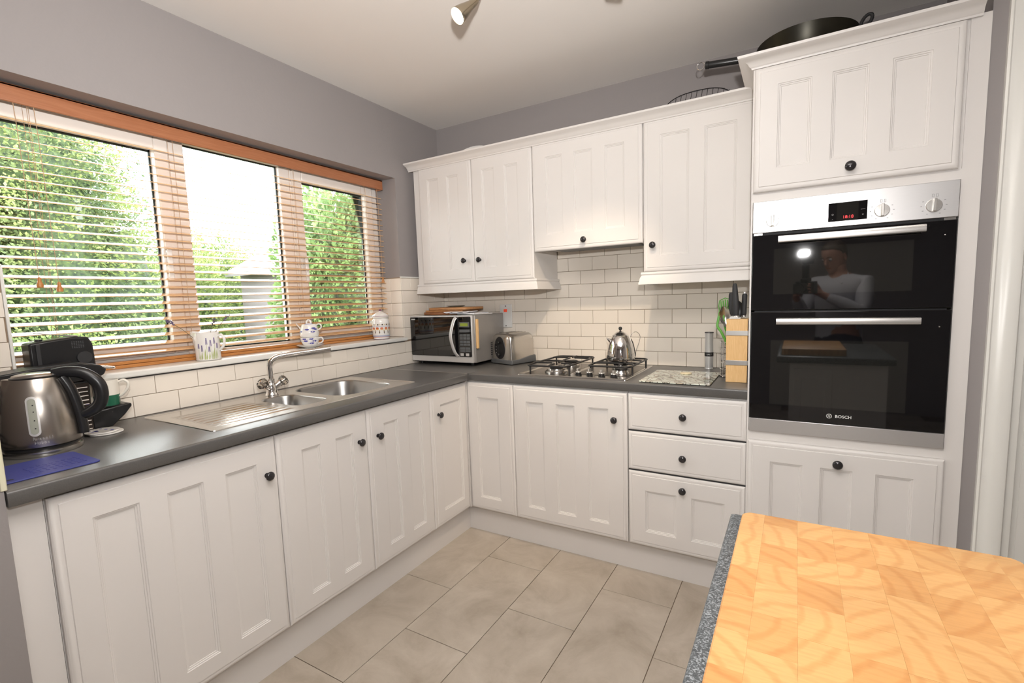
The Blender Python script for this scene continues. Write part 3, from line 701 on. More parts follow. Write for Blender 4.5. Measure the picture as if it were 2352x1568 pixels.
# leave the drainer rectangle to its own ribbed mesh
DR = (.150, .470, -1.862, -1.548)
add_loop(rrect(DX0, DX1, DY0, DY1, .012, 6), ZD)
lps = [add_loop(rrect(*bowlA[:4], bowlA[4], 8), ZD), add_loop(rrect(*bowlB[:4], bowlB[4], 8), ZD), add_loop([(DR[0], DR[2]), (DR[1], DR[2]), (DR[1], DR[3]), (DR[0], DR[3])], ZD)]
bmesh.ops.triangle_fill(bm, use_beauty=True, use_dissolve=False, edges=ED)
me = bpy.data.meshes.new('sink_deck'); bm.to_mesh(me); bm.free()
mb = MB(); mb.add([tuple(v.co) for v in me.vertices], [tuple(p.vertices) for p in me.polygons]); bpy.data.meshes.remove(me)
# ribs
nx = 85; xs = [DR[0] + (DR[1] - DR[0]) * i / (nx - 1) for i in range(nx)]; ysn = [DR[2], DR[2] + .012, DR[2] + .03, DR[3] - .05, DR[3] - .02, DR[3] - .004, DR[3]]
amp = [0, 0, 1, 1, 1, 0, 0]; vv = []
for a, y in zip(amp, ysn):
    for i, x in enumerate(xs):
        t_ = (x - DR[0]) / (DR[1] - DR[0]); nrib = 8; c_ = (t_ * nrib) % 1
        h = a * .0032 * max(0, math.sin(PI * min(1, max(0, (c_ - .2) / .6)))) if .02 < t_ < .98 else 0
        vv.append((x, y, ZD + h))
mb.add(vv, [(j * nx + i, j * nx + i + 1, (j + 1) * nx + i + 1, (j + 1) * nx + i) for j in range(len(ysn) - 1) for i in range(nx - 1)])
mb.build('draining_board', 'steel', sk, smooth=35)
for b, dep, nm in ((bowlA, .10, 'small_bowl'), (bowlB, .155, 'large_bowl')):
    x0, x1, y0, y1, r = b; rg = []
    for e, dz in ((0, 0), (.003, -.0015), (.006, -.006), (.010, -dep + .035), (.016, -dep + .012), (.034, -dep + .001), (.06, -dep)):
        rg.append(rr3(x0 + e, x1 - e, y0 + e, y1 - e, max(.012, r - e * .8), ZD + dz, 8))
    bo = MB().rings(rg, 0, False, True).build(nm, 'steel_bowl', sk, smooth=60)
    cx, cy = (x0 + x1) / 2, (y0 + y1) / 2
    MB().lathe([(.035, .0005), (.034, .003), (.026, .0025), (.02, .001), (.0001, .001)], (cx, cy, ZD - dep), 24).build('waste', 'chrome', bo)
tp = thing('mixer_tap', (.118, -1.418, H), 'chrome mixer tap with a swung spout and two faceted clear handles', 'tap')
tx, ty = .118, -1.418
MB().lathe([(.028, .001), (.028, .006), (.024, .010), (.022, .030), (.020, .045), (.016, .055), (.014, .060)], (tx, ty, H), 28).build('tap_base', 'chrome', tp, smooth=60)
sp = cat_pts([(tx, ty, H + .055), (tx, ty, H + .10), (tx, ty, H + .135), (tx + .004, ty + .010, H + .158), (tx + .016, ty + .036, H + .172), (tx + .040, ty + .085, H + .178), (tx + .075, ty + .155, H + .183), (tx + .112, ty + .225, H + .188)], 6)
MB().tube(sp, .0115, 18).build('spout', 'chrome', tp, smooth=80)
MB().cone((tx, ty, H + .055), (tx, ty, H + .075), .0155, .0155).build('spout_collar', 'chrome', tp)
MB().cone((tx + .085, ty + .174, H + .1842), (tx + .118, ty + .237, H + .1888), .0140, .0140).build('spout_nozzle', 'chrome', tp)
for sgn in (-1, 1):
    d = Vector((.20, .62 * sgn, .42)).normalized(); p0 = Vector((tx, ty, H + .028)); p1 = p0 + d * .040; p2 = p0 + d * .075
    MB().cone(p0, p1, .012, .013).cone(p1, p1 + d * .006, .016, .016).build('valve', 'chrome', tp)
    a = d.orthogonal().normalized(); b = d.cross(a); rg = []
    for t_, r_ in ((.0, .010), (.004, .018), (.014, .0235), (.024, .0225), (.031, .016), (.033, .009)):
        rg.append([p1 + d * (.006 + t_) + (a * math.cos(2 * PI * j / 12) + b * math.sin(2 * PI * j / 12)) * r_ * (1 + .07 * (j % 2)) for j in range(12)])
    h = MB().rings(rg).build('tap_handle', 'acrylic', tp, smooth=10)
    MB().rings([[p1 + d * (.006 + t_) + (a * math.cos(2 * PI * j / 10) + b * math.sin(2 * PI * j / 10)) * r_ for j in range(10)] for t_, r_ in ((.001, .009), (.02, .006), (.034, .008), (.036, .004))]).build('handle_core', 'chrome', h)

# ---------------------------------------------------------------- gas hob
hb = thing('gas_hob', (1.18, -.31, H), 'steel four burner gas hob set into the back worktop', 'hob')
L = [[(x, y, z) for x, y in rrect(hx0 + e, hx1 - e, hy0 + e, hy1 - e, max(.004, .014 - e), 5)] for e, z in ((0, H + .0004), (.0008, H + .005), (.004, H + .0072), (.018, H + .0065), (.024, H + .0035))]
MB().rings(L, 0, False, True).build('hob_tray', 'steel', hb, smooth=40)
MB().prism(rrect(hx0 + .028, hx0 + .255, hy0 + .028, hy1 - .028, .02), H + .0036, H + .0046).build('burner_well', 'hob_dark', hb)
MB().prism(rrect(hx0 + .285, hx1 - .028, hy0 + .10, hy1 - .028, .02), H + .0036, H + .0046).build('burner_well', 'hob_dark', hb)
for (bx, by, br) in ((1.055, -.415, .056), (1.040, -.185, .042), (1.392, -.375, .034), (1.335, -.205, .042)):
    bn = MB().lathe([(br * 1.12, .004), (br * 1.10, .012), (br * .95, .018), (br * .93, .024), (br * .6, .026), (.0001, .026)], (bx, by, H), 40).build('burner', 'steel', hb, smooth=40)
    MB().lathe([(br * .90, .0255), (br * .92, .031), (br * .84, .034), (.0001, .034)] if br < .05 else [(br * .62, .0265), (br * .62, .035), (br * .30, .035), (br * .28, .029), (.0001, .029)], (bx, by, H), 36).build('burner_cap', 'cast_iron', bn)
    if br > .05: MB().lathe([(br * .22, .028), (br * .22, .037), (.0001, .0375)], (bx, by, H), 24).build('inner_cap', 'steel', bn)
def grate(x0, x1, y0, y1, cs):
    z = H + .046; mb = MB(); r = .0048
    mb.tube([(x, y, z) for x, y in rrect(x0, x1, y0, y1, .03, 5)], r, 8, closed=True)
    for cx, cy, ri in cs:
        ym = [c[1] for c in cs]; mid = sum(ym) / 2
        for (ax, ay) in ((x0, cy), (x1, cy), (cx, y0 if cy < mid else y1), (cx, mid)):
            d = Vector((ax - cx, ay - cy, 0)).normalized(); p = Vector((cx, cy, z))
            a0 = p + d * ri; a1 = Vector((ax, ay, z))
            mb.tube(cat_pts([a0 + Vector((0, 0, .004)), a0 + d * .01 + Vector((0, 0, .005)), a1 - d * .014 + Vector((0, 0, .004)), a1 - Vector((0, 0, .001))], 4), r, 8)
    mb.tube([(x0, mid, z), (x1, mid, z)], r, 8)
    for (ax, ay) in ((x0, y0 + .045), (x0, y1 - .045), (x1, y0 + .045), (x1, y1 - .045)):
        mb.tube([(ax, ay, z), (ax, ay, H + .0035)], .0048, 8)
    return mb.build('pan_support', 'cast_iron', hb, smooth=60)
grate(.925, 1.150, -.512, -.092, [(1.055, -.415, .028), (1.040, -.185, .020)])
grate(1.235, 1.452, -.432, -.092, [(1.392, -.345, .018), (1.335, -.205, .020)])
for x, y in ((1.198, -.462), (1.257, -.462), (1.323, -.470), (1.388, -.478)):
    k = MB().lathe([(.0165, .004), (.0165, .007), (.0135, .009), (.0135, .016), (.0110, .018), (.0001, .018)], (x, y, H), 24).build('hob_knob', 'black_plastic', hb, smooth=40)
    MB().lathe([(.0160, .016), (.0165, .019), (.0150, .0215), (.0001, .0215)], (x, y, H), 24).box(x - .0042, x + .0042, y - .0150, y + .0150, H + .021, H + .036).build('knob_grip', 'knob_silver', k, bevel=.001)

# stovetop kettle
kx, ky, kz = 1.340, -.222, H + .0525
kt = thing('stovetop_kettle', (kx, ky, kz), 'dome shaped polished steel kettle with black ball lid, standing on the hob', 'kettle')
prof = [(.070, 0), (.0735, .003), (.0745, .012), (.0735, .035), (.069, .065), (.0615, .092), (.052, .114), (.0415, .130), (.041, .1305)]
MB().lathe(prof, (kx, ky, kz), 48).build('kettle_body', 'chrome', kt, smooth=50)
ld = MB().lathe([(.043, .1300), (.0435, .1325), (.038, .1355), (.028, .1445), (.017, .151), (.008, .154), (.0001, .1545)], (kx, ky, kz), 40).build('lid', 'chrome', kt, smooth=50)
MB().lathe([(.004, .153), (.0038, .158), (.0075, .161), (.0098, .168), (.0075, .1755), (.0001, .178)], (kx, ky, kz), 20).build('lid_knob', 'black_plastic', ld, smooth=80)
di = Vector((.864, .503, 0))      # handle side (towards the right of the picture)
MB().rings([[Vector((kx, ky, kz)) - di * o + Vector((-.503, .864, 0)) * (w_ * math.cos(2 * PI * j / 16)) + Vector((0, 0, zc + h_ * math.sin(2 * PI * j / 16))) for j in range(16)] for o, w_, h_, zc in ((.050, .014, .016, .098), (.064, .009, .009, .110), (.070, .0075, .0055, .117), (.073, .006, .004, .119))]).build('spout', 'chrome', kt, smooth=70)
hp = [(.046, .128), (.058, .138), (.078, .136), (.096, .118), (.094, .090), (.080, .060), (.070, .030)]
MB().tube(cat_pts([Vector((kx, ky, kz)) + di * (a + .0) + Vector((0, 0, b)) for a, b in [(.050, .118), (.066, .143), (.088, .146), (.104, .124), (.098, .090), (.084, .050), (.079, .020)]], 6), .0015, 8).build('handle', 'steel', kt, smooth=80)
MB().tube(cat_pts([Vector((kx, ky, kz)) + di * (a + .0) + Vector((0, 0, b)) for a, b in [(.0535, .112), (.064, .092), (.072, .060), (.0765, .030), (.0755, .015)]], 5), .0035, 8).build('handle_bracket', 'black_plastic', kt, smooth=80)

# ---------------------------------------------------------------- microwave and what is on it
mx0, mx1, my0, my1, mz0, mz1 = .014, .502, -.372, -.030, .934, 1.219
mw = thing('microwave_oven', (.258, -.2, H), 'silver microwave with dark door and arched handle in the corner of the worktop', 'microwave')
MB().box(mx0 + .004, mx1, my0 + .016, my1, mz0, mz1).build('case', 'mw_case', mw, bevel=.004)
MB().box(mx0, mx1 - .012, my0, my0 + .018, mz0, mz1 + .001).build('front_frame', 'silver_plastic', mw, bevel=.004)
md = MB().prism_y(rrect(mx0 + .004, mx0 + .377, mz0 + .037, mz1 - .008, .006), my0 - .005, my0 + .004).build('door', 'black_glass', mw, bevel=.001)
MB().prism_y(rrect(mx0 + .045, mx0 + .325, mz0 + .075, mz1 - .045, .01), my0 - .0056, my0 - .004).build('door_window', 'oven_window', md)
text('brand_lettering', 'SHARP', .0095, face_mat((mx0 + .031, my0 - .0062, mz1 - .0215), (1, 0, 0), (0, 0, 1)), 'print_white', md, .0002, .0006, 1.1)
hp = cat_pts([(mx0 + .366, my0 - .006, mz1 - .012), (mx0 + .357, my0 - .020, mz1 - .035), (mx0 + .344, my0 - .034, mz1 - .105), (mx0 + .345, my0 - .034, mz1 - .150), (mx0 + .357, my0 - .022, mz1 - .215), (mx0 + .370, my0 - .006, mz1 - .246)], 6)
MB().tube(hp, .0125, 12, flat=.42, nrm=(1, 0, 0)).build('handle', 'silver_plastic', md, smooth=60)
mp = MB().prism_y(rrect(mx0 + .380, mx1 - .018, mz0 + .037, mz1 - .008, .006), my0 - .004, my0 + .004).build('control_panel', 'black_glass', mw, bevel=.001)
px0, px1 = mx0 + .387, mx1 - .024; yy = my0 - .0045
lc = MB().box(px0, px1 - .004, yy - .0006, yy + .0002, mz1 - .070, mz1 - .040).build('display_frame', 'grey_plastic', mp)
MB().box(px0 + .008, px1 - .014, yy - .0012, yy, mz1 - .064, mz1 - .046).build('display', 'lcd_green', mp)
for z0, z1, nc in ((.099, .084, 1), (.126, .111, 3), (.144, .129, 3), (.165, .150, 3), (.180, .168, 3), (.204, .190, 2), (.219, .207, 2)):
    wdt = (px1 - px0) / nc
    for c_ in range(nc):
        MB().box(px0 + c_ * wdt + .0012, px0 + (c_ + 1) * wdt - .0012, yy - .0010, yy, mz1 - z0, mz1 - z1).build('key', 'grey_plastic', mp)
for c_ in range(2):
    MB().box(px0 + .002 + c_ * .040, px0 + .026 + c_ * .040, yy - .0025, yy, mz1 - .243, mz1 - .226).build('button', 'silver_plastic', mp, bevel=.001)
mb = MB()
for i in range(7): mb.box(mx1 - .0005, mx1 + .0006, my0 + .18, my0 + .29, mz0 + .03 + i * .012, mz0 + .035 + i * .012)
mb.build('vent_slots', 'black_matt', mw)
for x in (mx0 + .04, mx1 - .05):
    for y in (my0 + .05, my1 - .04): MB().cone((x, y, H + .0005), (x, y, mz0 + .001), .012, .014, 14).build('foot', 'black_plastic', mw)
wt = MB().box(mx1 + .0004, mx1 + .011, -.352, -.333, 1.020, 1.196).build('wooden_clip', 'block_wood', bevel=.002)
tag(wt, 'slim wooden tag stuck upright on the side of the microwave', 'clip')
zt = mz1 + .001
b1 = MB().prism(rrect(.050, .330, -.290, -.080, .02), zt + .0005, zt + .018).build('chopping_board', 'teak_wood', bevel=.003)
tag(b1, 'dark reddish wooden chopping board, lowest of the pile on the microwave', 'board', 'chopping boards on the microwave')
b2 = MB().prism(rrect(.045, .345, -.262, -.062, .01), zt + .0190, zt + .029).build('chopping_board', 'cutting_wood', bevel=.002)
tag(b2, 'thin brown wooden chopping board in the middle of the pile on the microwave', 'board', 'chopping boards on the microwave')
T_ = Matrix.Translation((.225, -.165, 0)) @ Matrix.Rotation(-.12, 4, 'Z')
b3 = MB(T_).prism(rrect(-.160, .170, -.105, .095, .03), zt + .0300, zt + .046).build('chopping_board', 'cutting_wood', bevel=.004)
tag(b3, 'thick pale wooden chopping board on top of the pile on the microwave', 'board', 'chopping boards on the microwave')
sv = thing('saucer_stack', (.215, -.150, zt + .047), 'small round dish lying on the topmost chopping board', 'dish')
MB().lathe([(.030, 0), (.045, .002), (.062, .008), (.063, .009), (.045, .004), (.0001, .003)], (.215, -.150, zt + .0470), 32).build('dish', 'kettle_window', sv)
pp = thing('paper_pile', (.34, -.2, zt), 'loose pile of white papers and an envelope on top of the microwave', 'papers')
for i, (a, x, y, w_, h_) in enumerate(((-.25, .395, -.225, .21, .15), (-.10, .385, -.245, .20, .14), (.18, .345, -.275, .20, .13))):
    T_ = Matrix.Translation((x, y, 0)) @ Matrix.Rotation(a, 4, 'Z'); mb = MB(T_); z = zt + .0008 + i * .0052; vs = []; N = 10
    if i == 2: w_ = .17
    for q in range(2):
        for j in range(N + 1):
            u = -w_ / 2 + w_ * j / N; lift = .006 * math.sin(j * .9 + i) ** 2 * (i == 2) + .0006
            for v in (-h_ / 2, h_ / 2): vs.append((u, v, z + lift + q * .0042))
    fs = []
    for j in range(N):
        a0 = 2 * j; fs += [(a0, a0 + 2, a0 + 3, a0 + 1)]; b0 = 2 * (N + 1) + 2 * j; fs += [(b0, b0 + 1, b0 + 3, b0 + 2), (a0, b0, b0 + 2, a0 + 2), (a0 + 1, a0 + 3, b0 + 3, b0 + 1)]
    fs += [(0, 1, 2 * (N + 1) + 1, 2 * (N + 1)), (2 * N, 2 * (N + 1) + 2 * N, 2 * (N + 1) + 2 * N + 1, 2 * N + 1)]
    mb.add(vs, fs).build('sheet', 'paper' if i != 0 else 'white_plastic', pp)

# wall switch
sw_ = thing('cooker_switch', (.512, -.008, 1.197), 'tall white wall switch plate with a red neon, behind the microwave', 'switch')
MB().box(.467, .557, -.0155, -.0072, 1.123, 1.273).build('face_plate', 'white_plastic', sw_, bevel=.003)
MB().box(.500, .523, -.0200, -.0150, 1.224, 1.242).build('rocker', 'neon_red', sw_, bevel=.001)
for z in (1.262, 1.134): MB().lathe([(.004, 0), (.003, .0015), (.0001, .0018)], (.512, -.0155, z), 12, 0, '-y').build('screw', 'pewter', sw_)

# ---------------------------------------------------------------- toaster
T_ = Matrix.Translation((.628, -.133, H)) @ Matrix.Rotation(-.305, 4, 'Z')
to = thing('toaster', (.628, -.133, H), 'rounded steel two slice toaster with black base between microwave and hob', 'toaster', -.305)
def tsec(hw, z0, z1, r=.045, k=7):
    pts = []
    for i in range(k + 1):
        a = PI * .5 * i / k; pts.append((hw - r + r * math.cos(a), z1 - r + r * math.sin(a)))
    for i in range(k + 1):
        a = PI * .5 + PI * .5 * i / k; pts.append((-hw + r + r * math.cos(a), z1 - r + r * math.sin(a)))
    pts += [(-hw - .004, z0), (hw + .004, z0)]
    return pts
rg = []
for y, k_ in ((-.098, .90), (-.094, .955), (-.086, .985), (-.06, 1), (.06, 1), (.086, .985), (.094, .955), (.098, .90)):
    rg.append([(x * k_, y, .022 + (z - .022) * k_) for x, z in tsec(.088, .022, .188)])
MB(T_).rings(rg).build('body', 'steel', to, smooth=45)
rg = []
for y, k_ in ((-.104, .9), (-.098, 1), (-.04, 1), (.06, 1), (.100, 1), (.106, .9)):
    h0 = .030 if y < .05 else .046
    rg.append([(-.097 * k_, y, .004), (.097 * k_, y, .004), (.100 * k_, y, .016), (.0965 * k_, y, h0), (-.0965 * k_, y, h0), (-.100 * k_, y, .016)])
MB(T_).rings(rg).build('base', 'grey_plastic', to, smooth=45, bevel=.003)
ov_ = [(-.012 + .048 * math.cos(2 * PI * j / 28) * (1 - .06 * math.sin(2 * PI * j / 28)), .100 + .068 * math.sin(2 * PI * j / 28)) for j in range(28)]
pl = MB(T_).prism_y(ov_, -.1015, -.092).build('control_plate', 'black_plastic', to, bevel=.002)
MB(T_).box(-.0205, -.0155, -.1025, -.1005, .072, .135).build('lever_slot', 'black_matt', to)
MB(T_).box(-.034, -.002, -.118, -.101, .126, .140).build('lever', 'black_plastic', to, bevel=.004)
MB(T_).lathe([(.012, 0), (.012, .008), (.009, .012), (.0001, .0125)], (-.018, -.1015, .058), 20, 0, '-y').build('browning_dial', 'black_plastic', to)
for z in (.07, .088, .106): MB(T_).lathe([(.0025, 0), (.002, .001), (.0001, .0012)], (-.042, -.1015, z), 8, 0, '-y').build('indicator', 'silver_plastic', to)
for x in (-.032, .028): MB(T_).box(x - .013, x + .013, -.068, .068, .1862, .1890).build('slot', 'black_matt', to, bevel=.002)
for x in (-.047, -.017, .013, .043): MB(T_).box(x - .0015, x + .0015, -.070, .070, .186, .1905).build('slot_rim', 'steel', to)
for x in (-.075, .075):
    for y in (-.085, .085): MB(T_).cone((x, y, .0005), (x, y, .006), .010, .012, 12).build('foot', 'black_plastic', to)

# ---------------------------------------------------------------- glass saver, grinder, knife block, utensils
gb = thing('worktop_saver', (1.68, -.38, H), 'glass worktop saver printed with pale pebbles beside the hob', 'board')
MB().prism(rrect(1.531, 1.833, -.563, -.205, .008), H + .003, H + .0072).build('glass_plate', 'pebble_print', gb, bevel=.001)
for x in (1.55, 1.815):
    for y in (-.545, -.225): MB().cone((x, y, H + .0002), (x, y, H + .0032), .006, .006, 12).build('foot', 'black_plastic', gb)
tag(MB().lathe([(.0001, 0), (.026, 0), (.028, .002), (.026, .004), (.0001, .0045)], (1.686, -.292, H + .0076), 32).build('round_coaster', 'cream_disc'), 'small round cream disc lying on the pebble glass saver', 'coaster')
gr = thing('salt_mill', (1.755, -.045, H), 'tall slim steel mill with a black lettered band against the tiles', 'mill')
gx, gy = 1.755, -.045
MB().lathe([(.0205, .0008), (.0205, .004), (.0198, .005), (.0200, .006), (.0200, .066)], (gx, gy, H), 32).build('mill_base', 'mill_alu', gr, smooth=40)
bd = MB().lathe([(.0216, .0655), (.0218, .067), (.0218, .085), (.0216, .0865)], (gx, gy, H), 32).build('band', 'black_plastic', gr, smooth=40)
MB().lathe([(.0200, .086), (.0200, .186), (.0205, .187)], (gx, gy, H), 32).build('mill_body', 'mill_alu', gr, smooth=40)
MB().lathe([(.0222, .1865), (.0224, .189), (.0210, .1915), (.0001, .192)], (gx, gy, H), 32).build('mill_cap', 'pewter', gr, smooth=40)
vd = Vector((CP.x - gx, CP.y - gy, 0)).normalized(); rt_ = Vector((-vd.y, vd.x, 0))
for i, ch in enumerate('SALT'):
    a = (i - 1.5) * .30; d = vd * math.cos(a) + rt_ * math.sin(a); r2 = Vector((-d.y, d.x, 0))
    text('band_lettering', ch, .010, face_mat(Vector((gx, gy, H + .076)) + d * .0220, r2, (0, 0, 1)), 'print_white', bd, .0001)
kb = thing('knife_block', (1.925, -.385, H), 'pale wooden knife block with two steel straps beside the oven tower', 'knife block')
MB().box(1.879, 1.9635, -.430, -.340, H + .0005, 1.190).build('block', 'block_wood', kb, bevel=.002)
MB().box(1.9665, 1.979, -.428, -.340, H + .0005, 1.188).build('block', 'block_wood', kb, bevel=.0015)
MB().box(1.9635, 1.9665, -.425, -.345, H + .004, 1.182).build('slot', 'black_matt', kb)
for z in (1.119, .990):
    st = MB().box(1.878, 1.9785, -.4335, -.4305, z, z + .021).build('strap', 'alu', kb, bevel=.001)
    MB().lathe([(.0035, 0), (.003, .0015), (.0001, .002)], (1.974, -.4335, z + .0105), 10, 0, '-y').build('screw', 'pewter', kb)
def knife(x, y, z0, z1, lean, r, lab, cap=False, shape=0):
    k = thing('kitchen_knife', (x, y, z0 - .002), lab, 'knife', group='knives standing in the block')
    d = Vector((lean, .0, 1)); L_ = z1 - z0
    P = [Vector((x, y, z0)) + d * (L_ * t_) for t_ in (0, .1, .35, .65, .9, 1)]
    ra = [r * .75, r, r * (1.15 if shape else .95), r * .95, r * (.75 if shape else .95), r * .45]
    MB().tube([P[0] - d * .006, P[0] - d * .001, P[0]], [r * .8, r * .85, r * .75], 12, flat=.55, nrm=(1, 0, 0)).build('bolster', 'steel', k)
    MB().tube(cat_pts(P, 3), [ra[min(5, i // 3)] + (ra[min(5, i // 3 + 1)] - ra[min(5, i // 3)]) * (i % 3) / 3 for i in range(16)], 12, flat=.6, nrm=(1, 0, 0)).build('handle', 'black_matt', k, smooth=70)
    if cap: MB().tube([P[-1] - d * .002, P[-1] + d * .004, P[-1] + d * .006], [r * .62, r * .6, r * .3], 12, nrm=(1, 0, 0)).build('end_cap', 'steel', k, smooth=50)
    return k
knife(1.9725, -.385, 1.204, 1.312, -.0, .0095, 'knife with steel capped black handle, furthest right in the block beside the oven', True)
knife(1.944, -.395, 1.204, 1.300, .03, .011, 'knife with short black handle and steel end, middle of the block', True)
knife(1.915, -.410, 1.204, 1.343, -.05, .013, 'knife with the tallest pointed black handle in the block', False, 1)
knife(1.904, -.370, 1.204, 1.305, -.12, .017, 'knife with broad black handle leaning left in the block', False, 1)
# scissors like white tag at the knives' foot
tag(MB().box(1.890, 1.935, -.428, -.350, 1.191, 1.196).box(1.893, 1.925, -.425, -.352, 1.1965, 1.2005).build('knife_guard', 'white_plastic', bevel=.001), 'white plastic guard lying flat on top of the knife block', 'guard')
uh = thing('utensil_holder', (1.888, -.268, H), 'round steel wire basket of cooking utensils behind the knife block', 'holder')
ux, uy, ur = 1.888, -.268, .053
mb = MB()
for i in range(6): mb.tube([(ux + ur * math.cos(2 * PI * j / 28), uy + ur * math.sin(2 * PI * j / 28), H + .008 + i * .031) for j in range(28)], .0019, 6, closed=True)
mb.build('wire_ring', 'chrome', uh)
mb = MB()
for j in range(5):
    a = 2 * PI * (j + .2) / 5; mb.tube([(ux + ur * math.cos(a), uy + ur * math.sin(a), H + .002), (ux + ur * math.cos(a), uy + ur * math.sin(a), H + .166)], .0022, 6)
mb.build('upright_wire', 'chrome', uh)
MB().lathe([(.0001, .004), (ur - .002, .004), (ur - .002, .006), (.0001, .006)], (ux, uy, H), 24).build('base_plate', 'steel', uh)
for a in (2.2, 4.0, 5.6): MB().lathe([(.004, 0), (.005, .003), (.003, .006)], (ux + ur * math.cos(a), uy + ur * math.sin(a), H + .0005), 10).build('foot', 'chrome', uh)
def utensil(name, p0, p1, mats, label, head):
    k = thing(name, p0, label, 'utensil', group='utensils in the wire basket')
    MB().tube([p0, Vector(p0).lerp(Vector(p1), .5) + Vector((.002, 0, 0)), p1], [.004, .0045, .0055], 8).build('shaft', mats[0], k, smooth=60)
    head(k, Vector(p1), (Vector(p1) - Vector(p0)).normalized(), mats[-1])
    return k
def frame3(d):
    vd_ = Vector((CP.x - ux, CP.y - uy, 0)).normalized(); sx_ = d.cross(vd_).normalized(); return sx_, d, sx_.cross(d)
def slotted(k, p, d, m):
    sx_, d, n = frame3(d); W_, L_ = .030, .085
    mb = MB()
    out = [(-.012, 0), (-W_ * .9, .02), (-W_, .05), (-W_ * .8, .075), (0, L_), (W_ * .8, .075), (W_, .05), (W_ * .9, .02), (.012, 0)]
    ol = [p + sx_ * a + d * b for a, b in out]
    mb.tube(ol, .0022, 6, closed=True)
    for i in range(5):
        a = (-.6 + .3 * i) * W_; mb.tube([p + sx_ * a + d * .012, p + sx_ * a * 1.05 + d * (.078 - abs(a) * .3)], .0030, 6)
    mb.build('slotted_blade', m, k)
def spoonh(rw, rl, dome=.3):
    def f_(k, p, d, m):
        sx_, d, n = frame3(d); rg = []
        for t_ in (0, .08, .25, .5, .75, .92, 1):
            ww = rw * math.sin(PI * min(.98, max(.06, t_))) ** .6; c = p + d * (rl * t_) - n * (dome * rw * math.sin(PI * t_))
            rg.append([c + sx_ * ww * math.cos(2 * PI * j / 14) + n * (.0035 * math.sin(2 * PI * j / 14) + dome * rw * .8 * (abs(math.cos(2 * PI * j / 14)) ** 2)) for j in range(14)])
        MB().rings(rg).build('bowl', m, k, smooth=70)
    return f_
utensil('slotted_turner', (1.885, -.262, H + .01), (1.862, -.275, 1.195), ['plastic_green', 'plastic_green'], 'green slotted turner standing upright in the wire basket', slotted)
utensil('serving_spoon', (1.905, -.275, H + .01), (1.868, -.300, 1.150), ['steel', 'steel'], 'steel ladle with its bowl uppermost leaning left in the wire basket', spoonh(.028, .095, .5))
tg = thing('green_tongs', (1.88, -.285, H + .01), 'bent green plastic tongs leaning out left of the wire basket', 'utensil', group='utensils in the wire basket')
MB().tube(cat_pts([(1.885, -.285, H + .01), (1.872, -.300, 1.05), (1.848, -.312, 1.118), (1.829, -.312, 1.150), (1.830, -.305, 1.178), (1.838, -.300, 1.225)], 5), .0058, 10, flat=.6, nrm=(1, 0, 0)).build('tong_arm', 'plastic_green', tg, smooth=70)
MB().tube(cat_pts([(1.889, -.280, H + .01), (1.878, -.290, 1.06), (1.856, -.295, 1.160), (1.850, -.295, 1.205)], 5), .0055, 10, flat=.6, nrm=(1, 0, 0)).build('tong_arm', 'plastic_green', tg, smooth=70)
utensil('black_spatula', (1.895, -.255, H + .01), (1.884, -.270, 1.170), ['black_plastic', 'black_plastic'], 'black plastic spoon standing at the back of the wire basket', spoonh(.030, .080, .2))
utensil('black_ladle', (1.90, -.262, H + .01), (1.905, -.262, 1.180), ['black_plastic', 'black_plastic'], 'black nylon ladle behind the knives in the wire basket', spoonh(.034, .085, .2))

# ---------------------------------------------------------------- on the oven tower and wall cabinets
wk = thing('wok', (2.145, -.315, 2.14), 'dark iron wok lying on top of the oven tower, handle pointing left', 'wok')
wc = (2.145, -.315); R = .178; zt_ = 2.296
pr = [(.055, 2.1415), (.085, 2.150), (.118, 2.176), (.145, 2.212), (.166, 2.255), (R, zt_), (R - .0025, zt_ + .001), (.163, 2.256), (.142, 2.214), (.115, 2.179), (.083, 2.1535), (.0001, 2.145)]
MB().lathe(pr, (wc[0], wc[1], 0), 56).build('pan', 'wok_iron', wk, smooth=60)
p0 = Vector((wc[0] - R + .004, wc[1], zt_ - .012)); hd = Vector((-1, .0, .10)).normalized()
MB().tube([p0, p0 + hd * .035], .008, 12).build('handle_socket', 'wok_iron', wk)
MB().tube([p0 + hd * .028, p0 + hd * .032, p0 + hd * .190, p0 + hd * .191, p0 + hd * .205, p0 + hd * .207], [.012, .0142, .0142, .0158, .0158, .010], 20, nrm=(0, 0, 1)).build('handle', 'black_plastic', wk, smooth=40)
rc = p0 + hd * .226
MB().tube([rc + Vector((.0155 * math.cos(2 * PI * j / 24), 0, .0155 * math.sin(2 * PI * j / 24))) for j in range(24)], .0018, 8, closed=True).tube([p0 + hd * .205, p0 + hd * .213], .0022, 8).build('hanging_ring', 'chrome', wk)
q0 = Vector((wc[0] + R - .004, wc[1], zt_ - .014)); qd = Vector((.55, 0, .83)).normalized()
MB().tube([q0, q0 + qd * .022], [.011, .009], 10, flat=.6).build('helper_bracket', 'cord_brown', wk)
qn = Vector((.83, 0, -.55)); qc = q0 + qd * .045
MB().tube([qc + qd * .024 * math.cos(2 * PI * j / 20) + qn * .0135 * math.sin(2 * PI * j / 20) for j in range(20)], .0062, 10, closed=True).build('helper_handle', 'black_matt', wk, smooth=70)
rk = thing('cooling_rack', (1.68, -.06, 2.129), 'oval wire cooling rack leaning on the wall above the tall wall cabinet', 'rack')
mb = MB(); rcx, rcz, ra, rb = 1.682, 2.228, .165, .096
wallp = lambda x, z: (x, -.010 - (2.30 - z) * .32, z)
